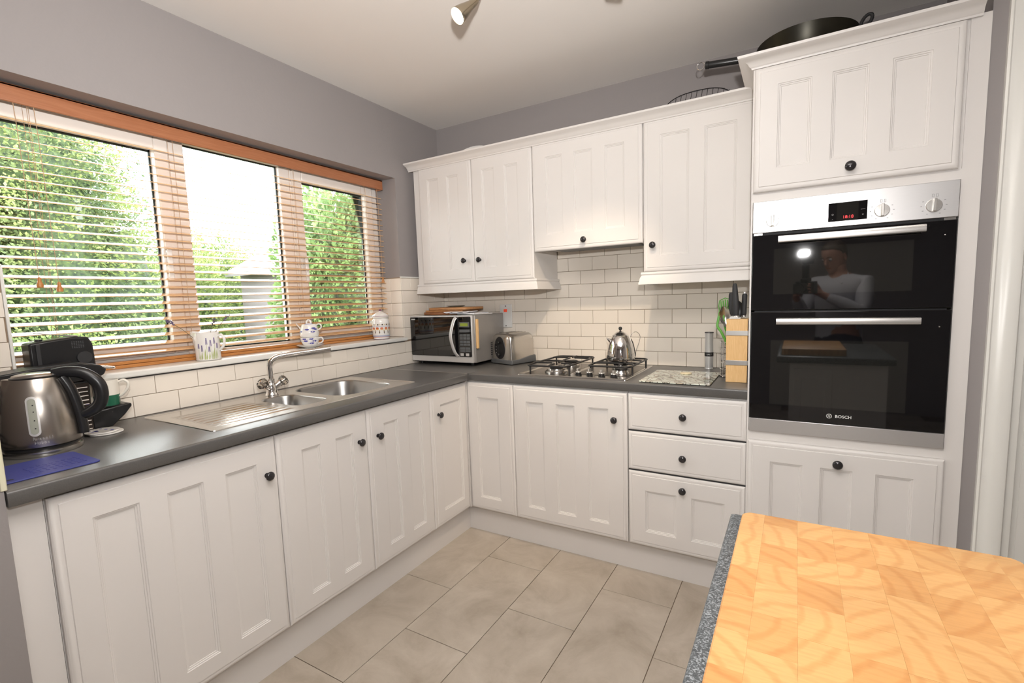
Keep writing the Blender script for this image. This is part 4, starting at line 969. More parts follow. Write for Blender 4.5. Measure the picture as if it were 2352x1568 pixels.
mb.tube([wallp(rcx + ra * math.copysign(abs(math.cos(t_)) ** .8, math.cos(t_)), rcz + rb * math.copysign(abs(math.sin(t_)) ** .8, math.sin(t_))) for t_ in [2 * PI * j / 48 for j in range(48)]], .0022, 6, closed=True)
for i in range(1, 13):
    x = rcx - ra + 2 * ra * i / 13; hh = rb * max(0, 1 - abs((x - rcx) / ra) ** 2.5) ** .4
    mb.tube([wallp(x - .010, rcz - hh), wallp(x + .010, rcz + hh * .98)], .0014, 5)
mb.build('wire_grid', 'pewter', rk)
MB().tube([wallp(rcx - .03, rcz + rb), wallp(rcx - .03, rcz + rb + .006), wallp(rcx - .005, rcz + rb + .006), wallp(rcx - .005, rcz + rb)], .0014, 6).build('clip', 'chrome', rk)
dx = MB(); rg = []
for e, dy in ((1, 0), (.97, -.010), (.7, -.016), (.68, -.018), (.7, -.013), (.97, -.006)):
    pass
T_ = Matrix.Translation((.325, -.040, 2.211)) @ Matrix.Rotation(math.radians(-16), 4, 'X')
dx = MB(T_); pr = [(.72, .0), (.8, -.002), (.97, -.014), (1, -.016), (.985, -.018), (.8, -.006), (.70, -.004), (.0001, -.004)]
dx.rings([[(.150 * s_ * math.cos(2 * PI * j / 40), d_ , .076 * s_ * math.sin(2 * PI * j / 40)) for j in range(40)] for s_, d_ in pr], 0, True, False)
tag(dx.build('oval_dish', 'ceramic', smooth=50), 'white oval dish leaning on the wall above the double wall cabinet', 'dish')

# ---------------------------------------------------------------- windowsill things
SZ = 1.0903
def rev(prof, c, n=48, sq=1):      # interpolate radius at height
    def rf(z):
        for (r0, z0), (r1, z1) in zip(prof, prof[1:]):
            if z0 <= z <= z1 and z1 > z0: return r0 + (r1 - r0) * (z - z0) / (z1 - z0)
        return prof[-1][0]
    return rf
def wrap(mb, poly, c, rf, a0, off=.0006, m=0, th=.0004):      # a flat print wrapped on a round body; poly in (s, z)
    def P(s, z, o):
        r = rf(z - c[2]) + o; a = a0 + s / r; return (c[0] + r * math.cos(a), c[1] + r * math.sin(a), z)
    n = len(poly); mb.rings([[P(s, z, off - th) for s, z in poly], [P(s, z, off) for s, z in poly]], m, True, True)
def ang_cam(c): return math.atan2(CP.y - c[1], CP.x - c[0])
# jug with lavender
jc = (-.040, -1.590, SZ); jg = thing('floral_jug', jc, 'cream jug painted with lavender, standing on the sill left of the tap', 'jug')
jp = [(.030, 0), (.0455, .001), (.047, .004), (.047, .060), (.0465, .100), (.047, .118)]
rf = rev(jp, jc); JR = Matrix.Rotation(0, 4, 'Z'); ac = ang_cam(jc); left = Vector((-.864, -.503, 0)); 
rg = []
def lip(z, r):
    row = []
    for j in range(48):
        a = 2 * PI * j / 48; d = Vector((math.cos(a), math.sin(a), 0)); k_ = max(0, d.dot(left)); row.append(Vector(jc) + d * (r + (.020 * k_ ** 8 if z > .10 else .006 * k_ ** 8 if z > .08 else 0)) + Vector((0, 0, z + (.006 * k_ ** 8 if z > .11 else 0))))
    return row
for r, z in jp[:-2] + [(.0465, .085), (.0465, .104), (.047, .118), (.0445, .119), (.043, .110), (.044, .012), (.0001, .010)]: rg.append(lip(z, r) if r > .01 else [Vector(jc) + Vector((0, 0, z))] * 48)
rg[-1] = [Vector(jc) + Vector((.0005 * math.cos(2 * PI * j / 48), .0005 * math.sin(2 * PI * j / 48), .010)) for j in range(48)]
MB().rings(rg).build('jug_body', 'ceramic', jg, smooth=60)
rt2 = Vector((.864, .503, 0))
MB().tube(cat_pts([Vector(jc) + rt2 * a + Vector((0, 0, b)) for a, b in ((.044, .100), (.062, .106), (.074, .090), (.070, .062), (.056, .046), (.045, .040))], 6), .0058, 10, flat=.75).build('handle', 'ceramic', jg, smooth=70)
pb = MB(); pg = MB(); py_ = MB()
for (s, z, hgt) in ((-.022, .050, .026), (-.004, .078, .028), (.011, .070, .027), (.026, .080, .026), (.005, .047, .022), (-.036, .062, .02), (.038, .060, .022)):
    random.seed(int(z * 1000)); 
    for q in range(9):
        t_ = q / 9; w_ = .0042 * (1 - t_ * .7)
        for sg in (-1, 1):
            s0 = s + sg * w_ * .55; z0 = jc[2] + z + hgt * t_ - .008
            wrap(pb, [(s0 + .0019 * math.cos(a) , z0 + .0014 * math.sin(a)) for a in [2 * PI * i / 6 for i in range(6)]], jc, rf, ac)
    wrap(pg, [(s - .0006, jc[2] + .010), (s + .0006, jc[2] + .010), (s + .0005, jc[2] + z - .009), (s - .0005, jc[2] + z - .009)], jc, rf, ac)
for s, h_, w_ in ((-.026, .036, .0030), (-.013, .052, .0034), (-.007, .030, .003), (.003, .036, .003), (.015, .044, .0028), (.022, .055, .0025), (.031, .046, .003), (-.034, .030, .002)):
    wrap(pg, [(s - w_ * .6, jc[2] + .006), (s + w_ * .6, jc[2] + .006), (s + w_ * .8 + .002, jc[2] + h_ * .5), (s + .003, jc[2] + h_), (s - w_ * .3, jc[2] + h_ * .55)], jc, rf, ac, off=.0005)
pb.build('painted_lavender', 'paint_lav', jg); pg.build('painted_stems', 'paint_green', jg)
random.seed(3)
for nm, base, tip, lab in (('lavender_sprig', (-.058, -1.612, SZ + .07), (-.085, -1.720, SZ + .175), 'dried lavender sprig drooping left out of the cream jug'),
                      ('lavender_sprig', (-.040, -1.585, SZ + .07), (-.020, -1.560, SZ + .175), 'short dried lavender sprig upright in the cream jug'),
                      ('lavender_sprig', (-.040, -1.580, SZ + .07), (-.030, -1.495, SZ + .185), 'dried lavender sprig leaning right out of the cream jug')):
    k = thing(nm, base, lab, 'flower', group='dried lavender in the jug'); B = Vector(base); Tt = Vector(tip)
    P = [B.lerp(Tt, t_) + Vector((0, 0, .012 * math.sin(PI * t_))) for t_ in [i / 8 for i in range(9)]]
    MB().tube(P, .0011, 5).build('stem', 'stem_dry', k)
    mb = MB(); dd = (P[-1] - P[-2]).normalized(); n_ = 26 if 'droop' in lab else 12
    for q in range(n_):
        c = P[-1] - dd * (.034 * q / n_) + Vector((random.uniform(-1, 1), random.uniform(-1, 1), random.uniform(-1, 1))) * .0045
        e = Vector((random.uniform(-1, 1), random.uniform(-1, 1), random.uniform(-.2, 1))).normalized() * .007
        mb.tube([c, c + e * .5, c + e], [.0012, .0024, .0008], 6)
    mb.build('flower_head', 'lavender_dry', k)
# teapot-for-one on its saucer
tc_ = (-.034, -1.085, SZ); tpz = tc_[2]
sc_ = thing('saucer', tc_, 'white saucer with a blue rim mark under the fish pattern teapot', 'saucer')
MB().lathe([(.028, .0005), (.030, .003), (.050, .008), (.066, .015), (.068, .0165), (.066, .0175), (.048, .011), (.030, .007), (.0001, .0065)], tc_, 48).build('dish', 'ceramic', sc_, smooth=60)
cp_ = thing('teacup', (tc_[0], tc_[1], tpz + .0075), 'white cup with blue fish under the small teapot', 'cup')
cc = (tc_[0], tc_[1], tpz + .0075)
cpp = [(.024, 0), (.026, .003), (.036, .012), (.043, .026), (.0455, .042), (.0455, .048)]
MB().lathe(cpp + [(.0435, .048), (.042, .030), (.0001, .012)], cc, 40).build('cup_body', 'ceramic', cp_, smooth=60)
MB().tube(cat_pts([Vector(cc) + rt2 * a + Vector((0, 0, b)) for a, b in ((.0440, .040), (.060, .044), (.068, .032), (.060, .018), (.040, .014))], 6), .0036, 8).build('handle', 'ceramic', cp_, smooth=70)
pc = (tc_[0], tc_[1], tpz + .0560)
pt_ = thing('teapot', pc, 'small white teapot painted with blue fish sitting in its cup on the sill', 'teapot')
ptp = [(.028, 0), (.0425, .001), (.0465, .012), (.0460, .028), (.0410, .050), (.036, .062), (.034, .066)]
MB().lathe(ptp + [(.0001, .067)], pc, 40).build('pot_body', 'ceramic', pt_, smooth=60)
MB().lathe([(.020, .0655), (.020, .068), (.0001, .0695)], pc, 30).build('lid_line', 'paint_blue', pt_)
MB().lathe([(.017, .0675), (.015, .071), (.0001, .072)], pc, 30).tube([Vector(pc) + rt2 * (.0115 * math.cos(PI * i / 12)) + Vector((0, 0, .069 + .019 * math.sin(PI * i / 12))) for i in range(13)], .0042, 8).build('lid', 'ceramic', pt_, smooth=70)
le = -rt2
MB().rings([[Vector(pc) + le * o + Vector((-rt2.y, rt2.x, 0)) * (w_ * math.cos(2 * PI * j / 14)) + Vector((0, 0, zc)) + (Vector((0, 0, 1)) * .8 + le * .5).normalized() * (w_ * 1.1 * math.sin(2 * PI * j / 14)) for j in range(14)] for o, w_, zc in ((.030, .020, .030), (.042, .014, .042), (.053, .009, .055), (.062, .007, .066))]).build('spout', 'ceramic', pt_, smooth=70)
MB().tube(cat_pts([Vector(pc) + rt2 * a + Vector((0, 0, b)) for a, b in ((.036, .058), (.050, .066), (.062, .060), (.062, .046), (.046, .036))], 6), .0038, 8).build('handle', 'ceramic', pt_, smooth=70)
def fish(mb, s, z, L_, c, rf_, ac_):
    pl_ = [(-.5, 0), (-.3, .16), (0, .26), (.25, .24), (.5, .02), (.25, -.22), (0, -.26), (-.3, -.14)]
    wrap(mb, [(s + a * L_, z + b * L_ * .62) for a, b in pl_], c, rf_, ac_)
    wrap(mb, [(s - .68 * L_, z + .07 * L_), (s - .60 * L_, z), (s - .70 * L_, z - .08 * L_)], c, rf_, ac_)
rfp = rev(ptp, pc); rfc = rev(cpp, cc); a_p = ang_cam(pc)
mb = MB()
for s, z in ((.021, .046), (-.012, .040), (.032, .040), (.017, .028), (-.05, .03)): fish(mb, s, pc[2] + z, .026, pc, rfp, a_p)
mb.build('fish_pattern', 'paint_blue', pt_)
mb = MB()
for s, z in ((.006, .040), (-.022, .030), (.022, .029), (.008, .018), (-.030, .040)): fish(mb, s, cc[2] + z, .027, cc, rfc, a_p)
mb.build('fish_pattern', 'paint_blue', cp_)
wrapm = MB()
rgm = []
for r_, dz in ((.054, .0135), (.064, .0176)):
    rgm.append([(tc_[0] + r_ * math.cos(.15 + .9 * j / 10), tc_[1] + r_ * math.sin(.15 + .9 * j / 10), tpz + dz) for j in range(11)])
wrapm.add(rgm[0] + rgm[1], [(i, i + 1, 12 + i, 11 + i) for i in range(10)]); wrapm.build('rim_mark', 'paint_blue', sc_)
# storage jar
kc = (-.030, -.585, SZ); cn = thing('storage_jar', kc, 'hand painted pottery jar with knobbed lid at the right end of the sill', 'jar')
cpf = [(.043, 0), (.046, .002), (.047, .006), (.0475, .012), (.0505, .022), (.0520, .045), (.0520, .095), (.0505, .112), (.044, .124), (.042, .128)]
MB().lathe(cpf + [(.0001, .128)], kc, 48).build('jar_body', 'ceramic', cn, smooth=60)
lidm = MB().lathe([(.046, .127), (.0485, .130), (.0490, .138), (.045, .146), (.034, .155), (.020, .162), (.008, .166), (.006, .170)], kc, 48).build('lid', 'ceramic', cn, smooth=60)
MB().lathe([(.0055, .169), (.0095, .173), (.0075, .179), (.0001, .183)], kc, 20).build('lid_knob', 'band_plum', lidm, smooth=70)
rfk = rev(cpf + [(.046, .1285), (.049, .134), (.049, .138), (.045, .146)], kc); ak = ang_cam(kc)
def band(z0, z1, m, nm, par=cn, o=.0005):
    rf_ = rfk; MB().rings([[(kc[0] + (rf_(z) + o) * math.cos(2 * PI * j / 48), kc[1] + (rf_(z) + o) * math.sin(2 * PI * j / 48), kc[2] + z) for j in range(48)] for z in (z0, (z0 + z1) / 2, z1)], 0, False, False).build(nm, m, par, smooth=60)
band(.001, .004, 'band_plum', 'painted_band'); band(.0140, .0165, 'paint_red', 'painted_band'); band(.0175, .026, 'band_blue', 'painted_band'); band(.0785, .0805, 'band_blue', 'painted_band')
band(.1310, .1330, 'band_yellow', 'painted_band', lidm); band(.1385, .1410, 'band_plum', 'painted_band', lidm)
mr, mo, mk_, mn = MB(), MB(), MB(), MB()
for i in range(12):
    s = (i - 6) * .0265 + .004; z = kc[2]
    el = lambda cx, cz, rx, rz, n=12: [(cx + rx * math.cos(2 * PI * j / n), cz + rz * math.sin(2 * PI * j / n)) for j in range(n)]
    wrap(mo, el(s, z + .066, .0092, .0085), kc, rfk, ak, .0005); wrap(mr, el(s, z + .0695, .0086, .0050), kc, rfk, ak, .0009)
    wrap(mk_, el(s + .004, z + .090, .0042, .0042), kc, rfk, ak); wrap(mn, el(s + .0165, z + .090, .0036, .0030), kc, rfk, ak)
    wrap(mk_, [(s + .0125, z + .060), (s + .0100, z + .044), (s + .0130, z + .034), (s + .0160, z + .044)], kc, rfk, ak)
    wrap(mn, [(s + .006, z + .050), (s + .0125, z + .062), (s + .0195, z + .050), (s + .0125, z + .056)], kc, rfk, ak)
mo.build('painted_dot', 'paint_orange', cn); mr.build('painted_dot', 'paint_red', cn); mk_.build('painted_leaf', 'paint_brown', cn); mn.build('painted_leaf', 'band_yellow', cn)

# radio
rd = thing('radio', (-.040, -2.078, SZ), 'black portable radio with folded aerial on the left end of the sill', 'radio')
rpoly = [(-2.160, SZ + .0005), (-1.998, SZ + .0005), (-1.990, SZ + .03), (-1.993, SZ + .110), (-2.004, SZ + .136), (-2.040, SZ + .1385), (-2.10, SZ + .132), (-2.160, SZ + .124)]
MB().rings([[(x, y, z) for y, z in rpoly] for x in (-.078, -.004)]).build('case', 'black_plastic', rd, bevel=.006, smooth=40)
MB().cone((-.004, -2.022, SZ + .065), (.003, -2.022, SZ + .065), .022, .021, 28).build('speaker_grille', 'black_matt', rd)
mb = MB()
for i in range(5):
    for j in range(6): mb.box(-.0045, -.0030, -2.052 + j * .006, -2.049 + j * .006, SZ + .100 + i * .005, SZ + .102 + i * .005)
mb.build('grille_holes', 'grey_plastic', rd)
MB().box(-.004, .001, -2.145, -2.133, SZ + .004, SZ + .120).build('side_ridge', 'black_matt', rd, bevel=.002)
MB().tube([(-.045, -2.020, SZ + .139), (-.045, -2.075, SZ + .146), (-.045, -2.135, SZ + .157), (-.045, -2.1352, SZ + .157)], [.0024, .0020, .0013, .0022], 8).build('aerial', 'chrome', rd)
MB().lathe([(.010, 0), (.010, .006), (.0001, .007)], (-.040, -2.125, SZ + .129), 16).build('tuning_knob', 'black_plastic', rd)

# ---------------------------------------------------------------- coffee machine, mug, coasters
cm = thing('coffee_machine', (.085, -2.15, H), 'black capsule coffee machine with ribbed steel side behind the kettle', 'coffee machine')
bod = [(-2.275, H + .001), (-2.068, H + .001), (-2.064, H + .10), (-2.060, H + .175), (-2.275, H + .175)]
MB().rings([[(x, y, z) for y, z in bod] for x in (.035, .135)]).build('body', 'black_plastic', cm, bevel=.004)
top = [(-2.285, H + .176), (-2.050, H + .176), (-2.022, H + .190), (-2.015, H + .207), (-2.032, H + .222), (-2.08, H + .236), (-2.20, H + .230), (-2.275, H + .222), (-2.285, H + .205)]
MB().rings([[(x, y + e, z) for y, z in top] for x, e in ((.032, 0), (.040, .004), (.130, .004), (.140, 0))]).build('hood', 'black_plastic', cm, bevel=.004, smooth=50)
sd = MB().box(.1352, .1375, -2.165, -2.066, H + .006, H + .168).build('side_plate', 'hob_dark', cm)
mb = MB()
for i in range(11): mb.cone((.1385, -2.160, H + .016 + i * .0138), (.1385, -2.071, H + .016 + i * .0138), .0022, .0022, 8)
mb.build('chrome_rib', 'chrome', cm)
mb = MB(); mb.tube(cat_pts([(.045, -2.075, H + .222), (.048, -2.020, H + .212), (.060, -1.985, H + .206), (.085, -1.975, H + .204), (.110, -1.985, H + .206), (.122, -2.020, H + .212), (.125, -2.075, H + .222)], 5), .0042, 10)
mb.build('lever', 'chrome', cm, smooth=70)
MB().cone((.085, -2.030, H + .180), (.085, -2.022, H + .150), .018, .012).build('coffee_spout', 'black_plastic', cm)
tray = [(-2.064, H + .010), (-2.04, H + .004), (-2.010, H + .008), (-1.972, H + .040), (-1.950, H + .066), (-1.950, H + .076), (-1.960, H + .078), (-2.064, H + .066)]
MB().rings([[(.085 + (x - .085) * 1, y, z) for y, z in tray] for x in (.042, .128)]).build('drip_tray', 'black_plastic', cm, bevel=.004)
MB().box(.050, .120, -2.055, -1.968, H + .0735, H + .0765).build('tray_grid', 'black_matt', cm)
mc = (.092, -2.006, H + .0772); mu = thing('mug', mc, 'cream mug with a green base band and letter P on the coffee machine tray', 'mug')
mpf = [(.026, 0), (.034, .001), (.0355, .006), (.0360, .080), (.0365, .088)]
MB().lathe([(.034, .0003), (.0355, .006), (.0360, .036)], mc, 40, 0, 'z', True, False).build('green_band', 'mug_green', mu, smooth=60)
MB().lathe([(.0360, .0362), (.0365, .088), (.0345, .088), (.0335, .010), (.0001, .008)], mc, 40, 0, 'z', False, True).build('mug_body', 'mug_cream', mu, smooth=60)
hr = Vector((.60, .80, 0)).normalized()
MB().tube(cat_pts([Vector(mc) + hr * a + Vector((0, 0, b)) for a, b in ((.035, .078), (.052, .083), (.064, .072), (.060, .052), (.046, .034), (.036, .028))], 6), .0036, 8, flat=1.3).build('handle', 'mug_cream', mu, smooth=70)
am = ang_cam(mc); d = Vector((math.cos(am), math.sin(am), 0)); r2 = Vector((-d.y, d.x, 0)); pm = Vector(mc) + d * .0369 + Vector((0, 0, .060))
text('mug_letter', 'P', .019, face_mat(pm, r2, (0, 0, 1)), 'print_black', mu, .0002)
sf = MB()
for dz in (-.0066,): 
    q = pm - r2 * .0034 + Vector((0, 0, dz)); sf.add([q - r2 * .003 + Vector((0, 0, -.0006)), q + r2 * .003 + Vector((0, 0, -.0006)), q + r2 * .003 + Vector((0, 0, .0006)), q - r2 * .003 + Vector((0, 0, .0006))], [(0, 1, 2, 3)])
sf.build('mug_letter', 'print_black', mu)
for i, (x, y, z, lab) in enumerate(((.186, -2.052, H + .0006, 'white patterned coaster on the worktop, lower of the pair by the kettle'), (.180, -2.060, H + .0062, 'white patterned coaster lying askew on top of the other by the kettle'))):
    c = thing('coaster', (x, y, z), lab, 'coaster', group='coasters by the kettle')
    MB().lathe([(.044, 0), (.046, .002), (.045, .0048), (.0001, .005)], (x, y, z), 40).build('disc', 'ceramic', c, smooth=40)
    mb = MB(); random.seed(i + 5)
    for q in range(9):
        a = random.uniform(0, 2 * PI); r = random.uniform(.01, .036); cx, cy = x + r * math.cos(a), y + r * math.sin(a); s_ = random.uniform(.003, .007)
        mb.add([(cx + s_ * math.cos(2 * PI * j / 7) * (1 + .4 * math.sin(3 * j)), cy + s_ * math.sin(2 * PI * j / 7), z + .0052) for j in range(7)], [tuple(range(7))])
    mb.build('printed_motif', 'paint_blue' if i else 'paint_brown', c)

# ---------------------------------------------------------------- electric kettle
ec = (.248, -2.222, H); ek = thing('electric_kettle', ec, 'brushed steel electric kettle with black handle at the left end of the worktop', 'kettle')
kr = Vector((.55, .835, 0)).normalized(); kl = -kr
MB().lathe([(.086, .0008), (.0875, .004), (.0865, .014), (.080, .0165), (.078, .022)], ec, 56).build('power_base', 'steel', ek, smooth=50)
MB().lathe([(.0815, .0165), (.083, .018), (.0835, .0235), (.082, .025)], ec, 56).build('base_gap', 'black_plastic', ek)
epf = [(.0800, .0245), (.0865, .027), (.0875, .034), (.0865, .060), (.0835, .095), (.0785, .130), (.071, .165), (.063, .192), (.0555, .210), (.0525, .216)]
rge = []
for r, z in epf:
    row = []
    for j in range(64):
        a = 2 * PI * j / 64; d = Vector((math.cos(a), math.sin(a), 0)); k_ = max(0, d.dot(kl)); row.append(Vector(ec) + d * (r + .020 * k_ ** 14 * max(0, (z - .14) / .08)) + Vector((0, 0, z)))
    rge.append(row)
eb_ = MB().rings(rge).build('kettle_body', 'steel_brushed', ek, smooth=60)
MB().lathe([(.0530, .2155), (.054, .219), (.050, .221)], ec, 48).build('lid_rim', 'black_plastic', ek)
MB().lathe([(.0500, .220), (.047, .225), (.030, .2295), (.0001, .231)], ec, 48).build('lid', 'steel', ek, smooth=60)
K = Vector(ec)
hp = cat_pts([K + kr * a + Vector((0, 0, b)) for a, b in ((.040, .2230), (.075, .2260), (.112, .2160), (.140, .186), (.146, .150), (.136, .118), (.112, .100), (.088, .094))], 6)
MB().tube(hp, [.0125 + .003 * math.sin(PI * i / (len(hp) - 1)) for i in range(len(hp))], 16, flat=1.15, nrm=(-kr.y, kr.x, 0)).build('handle', 'black_plastic', ek, smooth=70)
hb_ = cat_pts([K + kr * a + Vector((0, 0, b)) for a, b in ((.060, .2120), (.074, .180), (.084, .140), (.090, .100), (.0935, .060), (.0935, .040))], 5)
MB().tube(hb_, [.0125] * len(hb_), 12, flat=1.2).build('handle_spine', 'black_plastic', ek, smooth=70)
# water window and embossed name, on the side towards the room
rfe = rev(epf, ec); aw = ang_cam(ec) + .0
def strip(mb, s0, hw, z0, z1, off, th, n=10):
    # rounded-end strip following the curved side
    out = []
    for i in range(n + 1): a = PI * i / n; out.append((s0 + hw * math.cos(a), z1 - hw + hw * math.sin(a)))
    for i in range(n + 1): a = PI + PI * i / n; out.append((s0 + hw * math.cos(a), z0 + hw + hw * math.sin(a)))
    # split vertically so it follows the profile
    zs = [z0 + hw * (1 - math.cos(PI * .5 * i / 6)) for i in range(7)] + [z0 + hw + (z1 - z0 - 2 * hw) * i / 10 for i in range(1, 10)] + [z1 - hw * math.cos(PI * .5 * (6 - i) / 6 + 0) if 0 else z1 - hw + hw * math.sin(PI * .5 * i / 6) for i in range(7)]
    rows = []
    for z in zs:
        if z < z0 + hw: w_ = math.sqrt(max(0, hw * hw - (z0 + hw - z) ** 2))
        elif z > z1 - hw: w_ = math.sqrt(max(0, hw * hw - (z - z1 + hw) ** 2))
        else: w_ = hw
        w_ = max(w_, .0004); r = rfe(z - ec[2])
        rows.append([(ec[0] + (r + o) * math.cos(aw + (s0 + s) / r), ec[1] + (r + o) * math.sin(aw + (s0 + s) / r), z) for s, o in ((-w_, off - th), (-w_, off), (-w_ * .5, off), (0, off), (w_ * .5, off), (w_, off), (w_, off - th))])
    mb.rings(rows, 0, True, True)
mb = MB(); strip(mb, -.014, .0125, H + .060, H + .170, .0016, .004); wf = mb.build('window_frame', 'silver_plastic', ek, smooth=50)
mb = MB(); strip(mb, -.014, .0085, H + .066, H + .164, .0022, .003); mb.build('water_window', 'kettle_window', ek, smooth=50)
mb = MB()
for z in (.082, .104, .128, .146):
    r = rfe(z); a = aw + (-.012) / r; p = Vector((ec[0] + (r + .0024) * math.cos(a), ec[1] + (r + .0024) * math.sin(a), H + z)); mb.cone(p, p + Vector((math.cos(a), math.sin(a), 0)) * .0004, .0017, .0017, 10)
mb.build('level_mark', 'print_black', ek)
for word, zz, s0 in (('Russell', .0525, .004), ('Hobbs', .0405, .001)):
    for i, ch in enumerate(word):
        r = rfe(zz); a = aw + (s0 + (i - len(word) / 2) * .0062) / r; d = Vector((math.cos(a), math.sin(a), 0)); r2 = Vector((-d.y, d.x, 0))
        text('brand_lettering', ch, .0115, face_mat(Vector((ec[0], ec[1], H + zz)) + d * (r + .0004), r2, (0, 0, 1)), 'knob_silver', ek, .0004)
cdk = thing('kettle_cord', (.16, -2.33, H), 'black power cord coiled on the worktop behind the kettle at the left edge', 'cord')
MB().tube(cat_pts([(.17, -2.245, H + .008), (.24, -2.335, H + .006), (.33, -2.345, H + .006), (.37, -2.35, H + .007), (.30, -2.365, H + .012), (.16, -2.36, H + .012), (.09, -2.33, H + .02), (.13, -2.30, H + .03), (.19, -2.345, H + .034), (.25, -2.36, H + .030), (.30, -2.35, H + .022)], 6), .0042, 8).build('cord', 'black_plastic', cdk, smooth=70)
MB().tube(cat_pts([(.13, -2.35, H + .035), (.16, -2.32, H + .055), (.21, -2.335, H + .06), (.24, -2.36, H + .045), (.20, -2.375, H + .03)], 6, True), .0042, 8, closed=True).build('cord_loop', 'black_plastic', cdk, smooth=70)
pg_ = thing('hand_blender', (.20, -2.350, H), 'black hand blender with its brown cord hooked over it, half hidden by the partition', 'blender')
MB().lathe([(.020, .0008), (.021, .02), (.017, .04), (.012, .06), (.012, .10), (.017, .12), (.020, .150), (.020, .190), (.014, .200), (.0001, .202)], (.072, -2.338, H), 24).build('blender_body', 'black_matt', pg_, smooth=60)
MB().tube(cat_pts([(.072, -2.338, H + .199), (.074, -2.345, H + .225), (.080, -2.320, H + .232), (.084, -2.296, H + .215), (.080, -2.302, H + .175), (.070, -2.314, H + .165)], 6), .0035, 8).build('flex', 'cord_brown', pg_, smooth=70)
MB().tube(cat_pts([(-.035, -2.160, SZ + .016), (-.02, -2.178, SZ + .018), (.0, -2.20, SZ + .014), (.03, -2.232, SZ + .004), (.045, -2.262, SZ - .03)], 6), [.0055] * 8 + [.0028] * 17, 8).build('power_lead', 'black_plastic', rd, smooth=70)
# socket on the tiles behind the kettle
so = thing('wall_socket', (.008, -2.33, 1.06), 'steel double wall socket on the tiles behind the kettle', 'socket')
MB().box(.0075, .0125, -2.382, -2.262, 1.015, 1.060).build('face_plate', 'steel', so, bevel=.002)
MB().box(.0125, .034, -2.368, -2.325, 1.022, 1.054).build('plug', 'black_plastic', so, bevel=.004)
# blue silicone mat
T_ = Matrix.Translation((.4515, -2.285, H)) @ Matrix.Rotation(.01, 4, 'Z')
bm_ = thing('silicone_mat', (.4515, -2.285, H), 'flat blue silicone mat on the worktop edge in front of the kettle', 'mat')
mo_ = MB(T_).prism(rrect(-.092, .094, -.100, .092, .012), .0005, .0042).build('mat_sheet', 'silicone_blue', bm_, bevel=.001)
mb = MB(T_)
for i in range(4):
    for j in range(9): mb.prism([(x + .055 - i * .022 + (j % 2) * .004, y + .070 - j * .0125) for x, y in rrect(-.0065, .0065, -.0035, .0035, .003, 2)], .0041, .0050)
mb.build('raised_pattern', 'silicone_blue', bm_)
MB(T_).prism([(x + .070, y - .082) for x, y in rrect(-.005, .005, -.010, .010, .004, 3)], .0041, .0046).build('hang_hole', 'black_matt', bm_)

# ---------------------------------------------------------------- ceiling spotlight bar
sl_ = thing('ceiling_spotlight', (1.30, -1.085, 2.46), 'brushed metal ceiling spotlight bar, one lit head showing at the top', 'spotlight')
MB().cone((1.14, -1.085, 2.452), (1.62, -1.085, 2.452), .009, .009).build('bar', 'brass_nickel', sl_)
MB().lathe([(.045, 2.4595), (.045, 2.444), (.038, 2.440), (.0001, 2.4395)], (1.42, -1.085, 0), 32).build('ceiling_rose', 'brass_nickel', sl_)
def head(base, face, power=9, cone=80):
    base = Vector(base); face = Vector(face); d = (face - base).normalized(); a = d.orthogonal().normalized(); b = d.cross(a); L_ = (face - base).length
    prof = [(-.012, .010), (0, .013), (.02, .0155), (L_ * .35, .018), (L_ * .65, .0245), (L_ * .9, .0285), (L_, .0295), (L_ + .0015, .0285), (L_ - .006, .0272)]
    h = MB().rings([[base + d * t_ + (a * math.cos(2 * PI * j / 28) + b * math.sin(2 * PI * j / 28)) * r for j in range(28)] for t_, r in prof], 0, True, False).build('lamp_head', 'brass_nickel', sl_, smooth=50)
    MB().rings([[base + d * t_ + (a * math.cos(2 * PI * j / 28) + b * math.sin(2 * PI * j / 28)) * r for j in range(28)] for t_, r in ((L_ - .012, .0268), (L_ - .006, .0268), (L_ - .004, .022), (L_ - .0035, .0005))]).build('bulb', 'bulb', h)
    MB().cone(base - d * .010, base - d * .022, .006, .006).cone(base - d * .020, Vector((base.x + .012, -1.085, 2.452)), .005, .005).build('swivel', 'chrome', h)
    sp = bpy.data.lights.new('spot_beam', 'SPOT'); sp.energy = power; sp.color = (1, .80, .58); sp.spot_size = math.radians(cone); sp.spot_blend = .9; sp.shadow_soft_size = .025
    so_ = bpy.data.objects.new('spot_beam', sp); COL.objects.link(so_); so_.location = face + d * .01; so_.rotation_euler = d.to_track_quat('-Z', 'Y').to_euler()
head((1.094, -1.128, 2.392), (1.060, -1.192, 2.326))
head((1.625, -1.085, 2.405), (1.595, -1.046, 2.320), 52, 58)
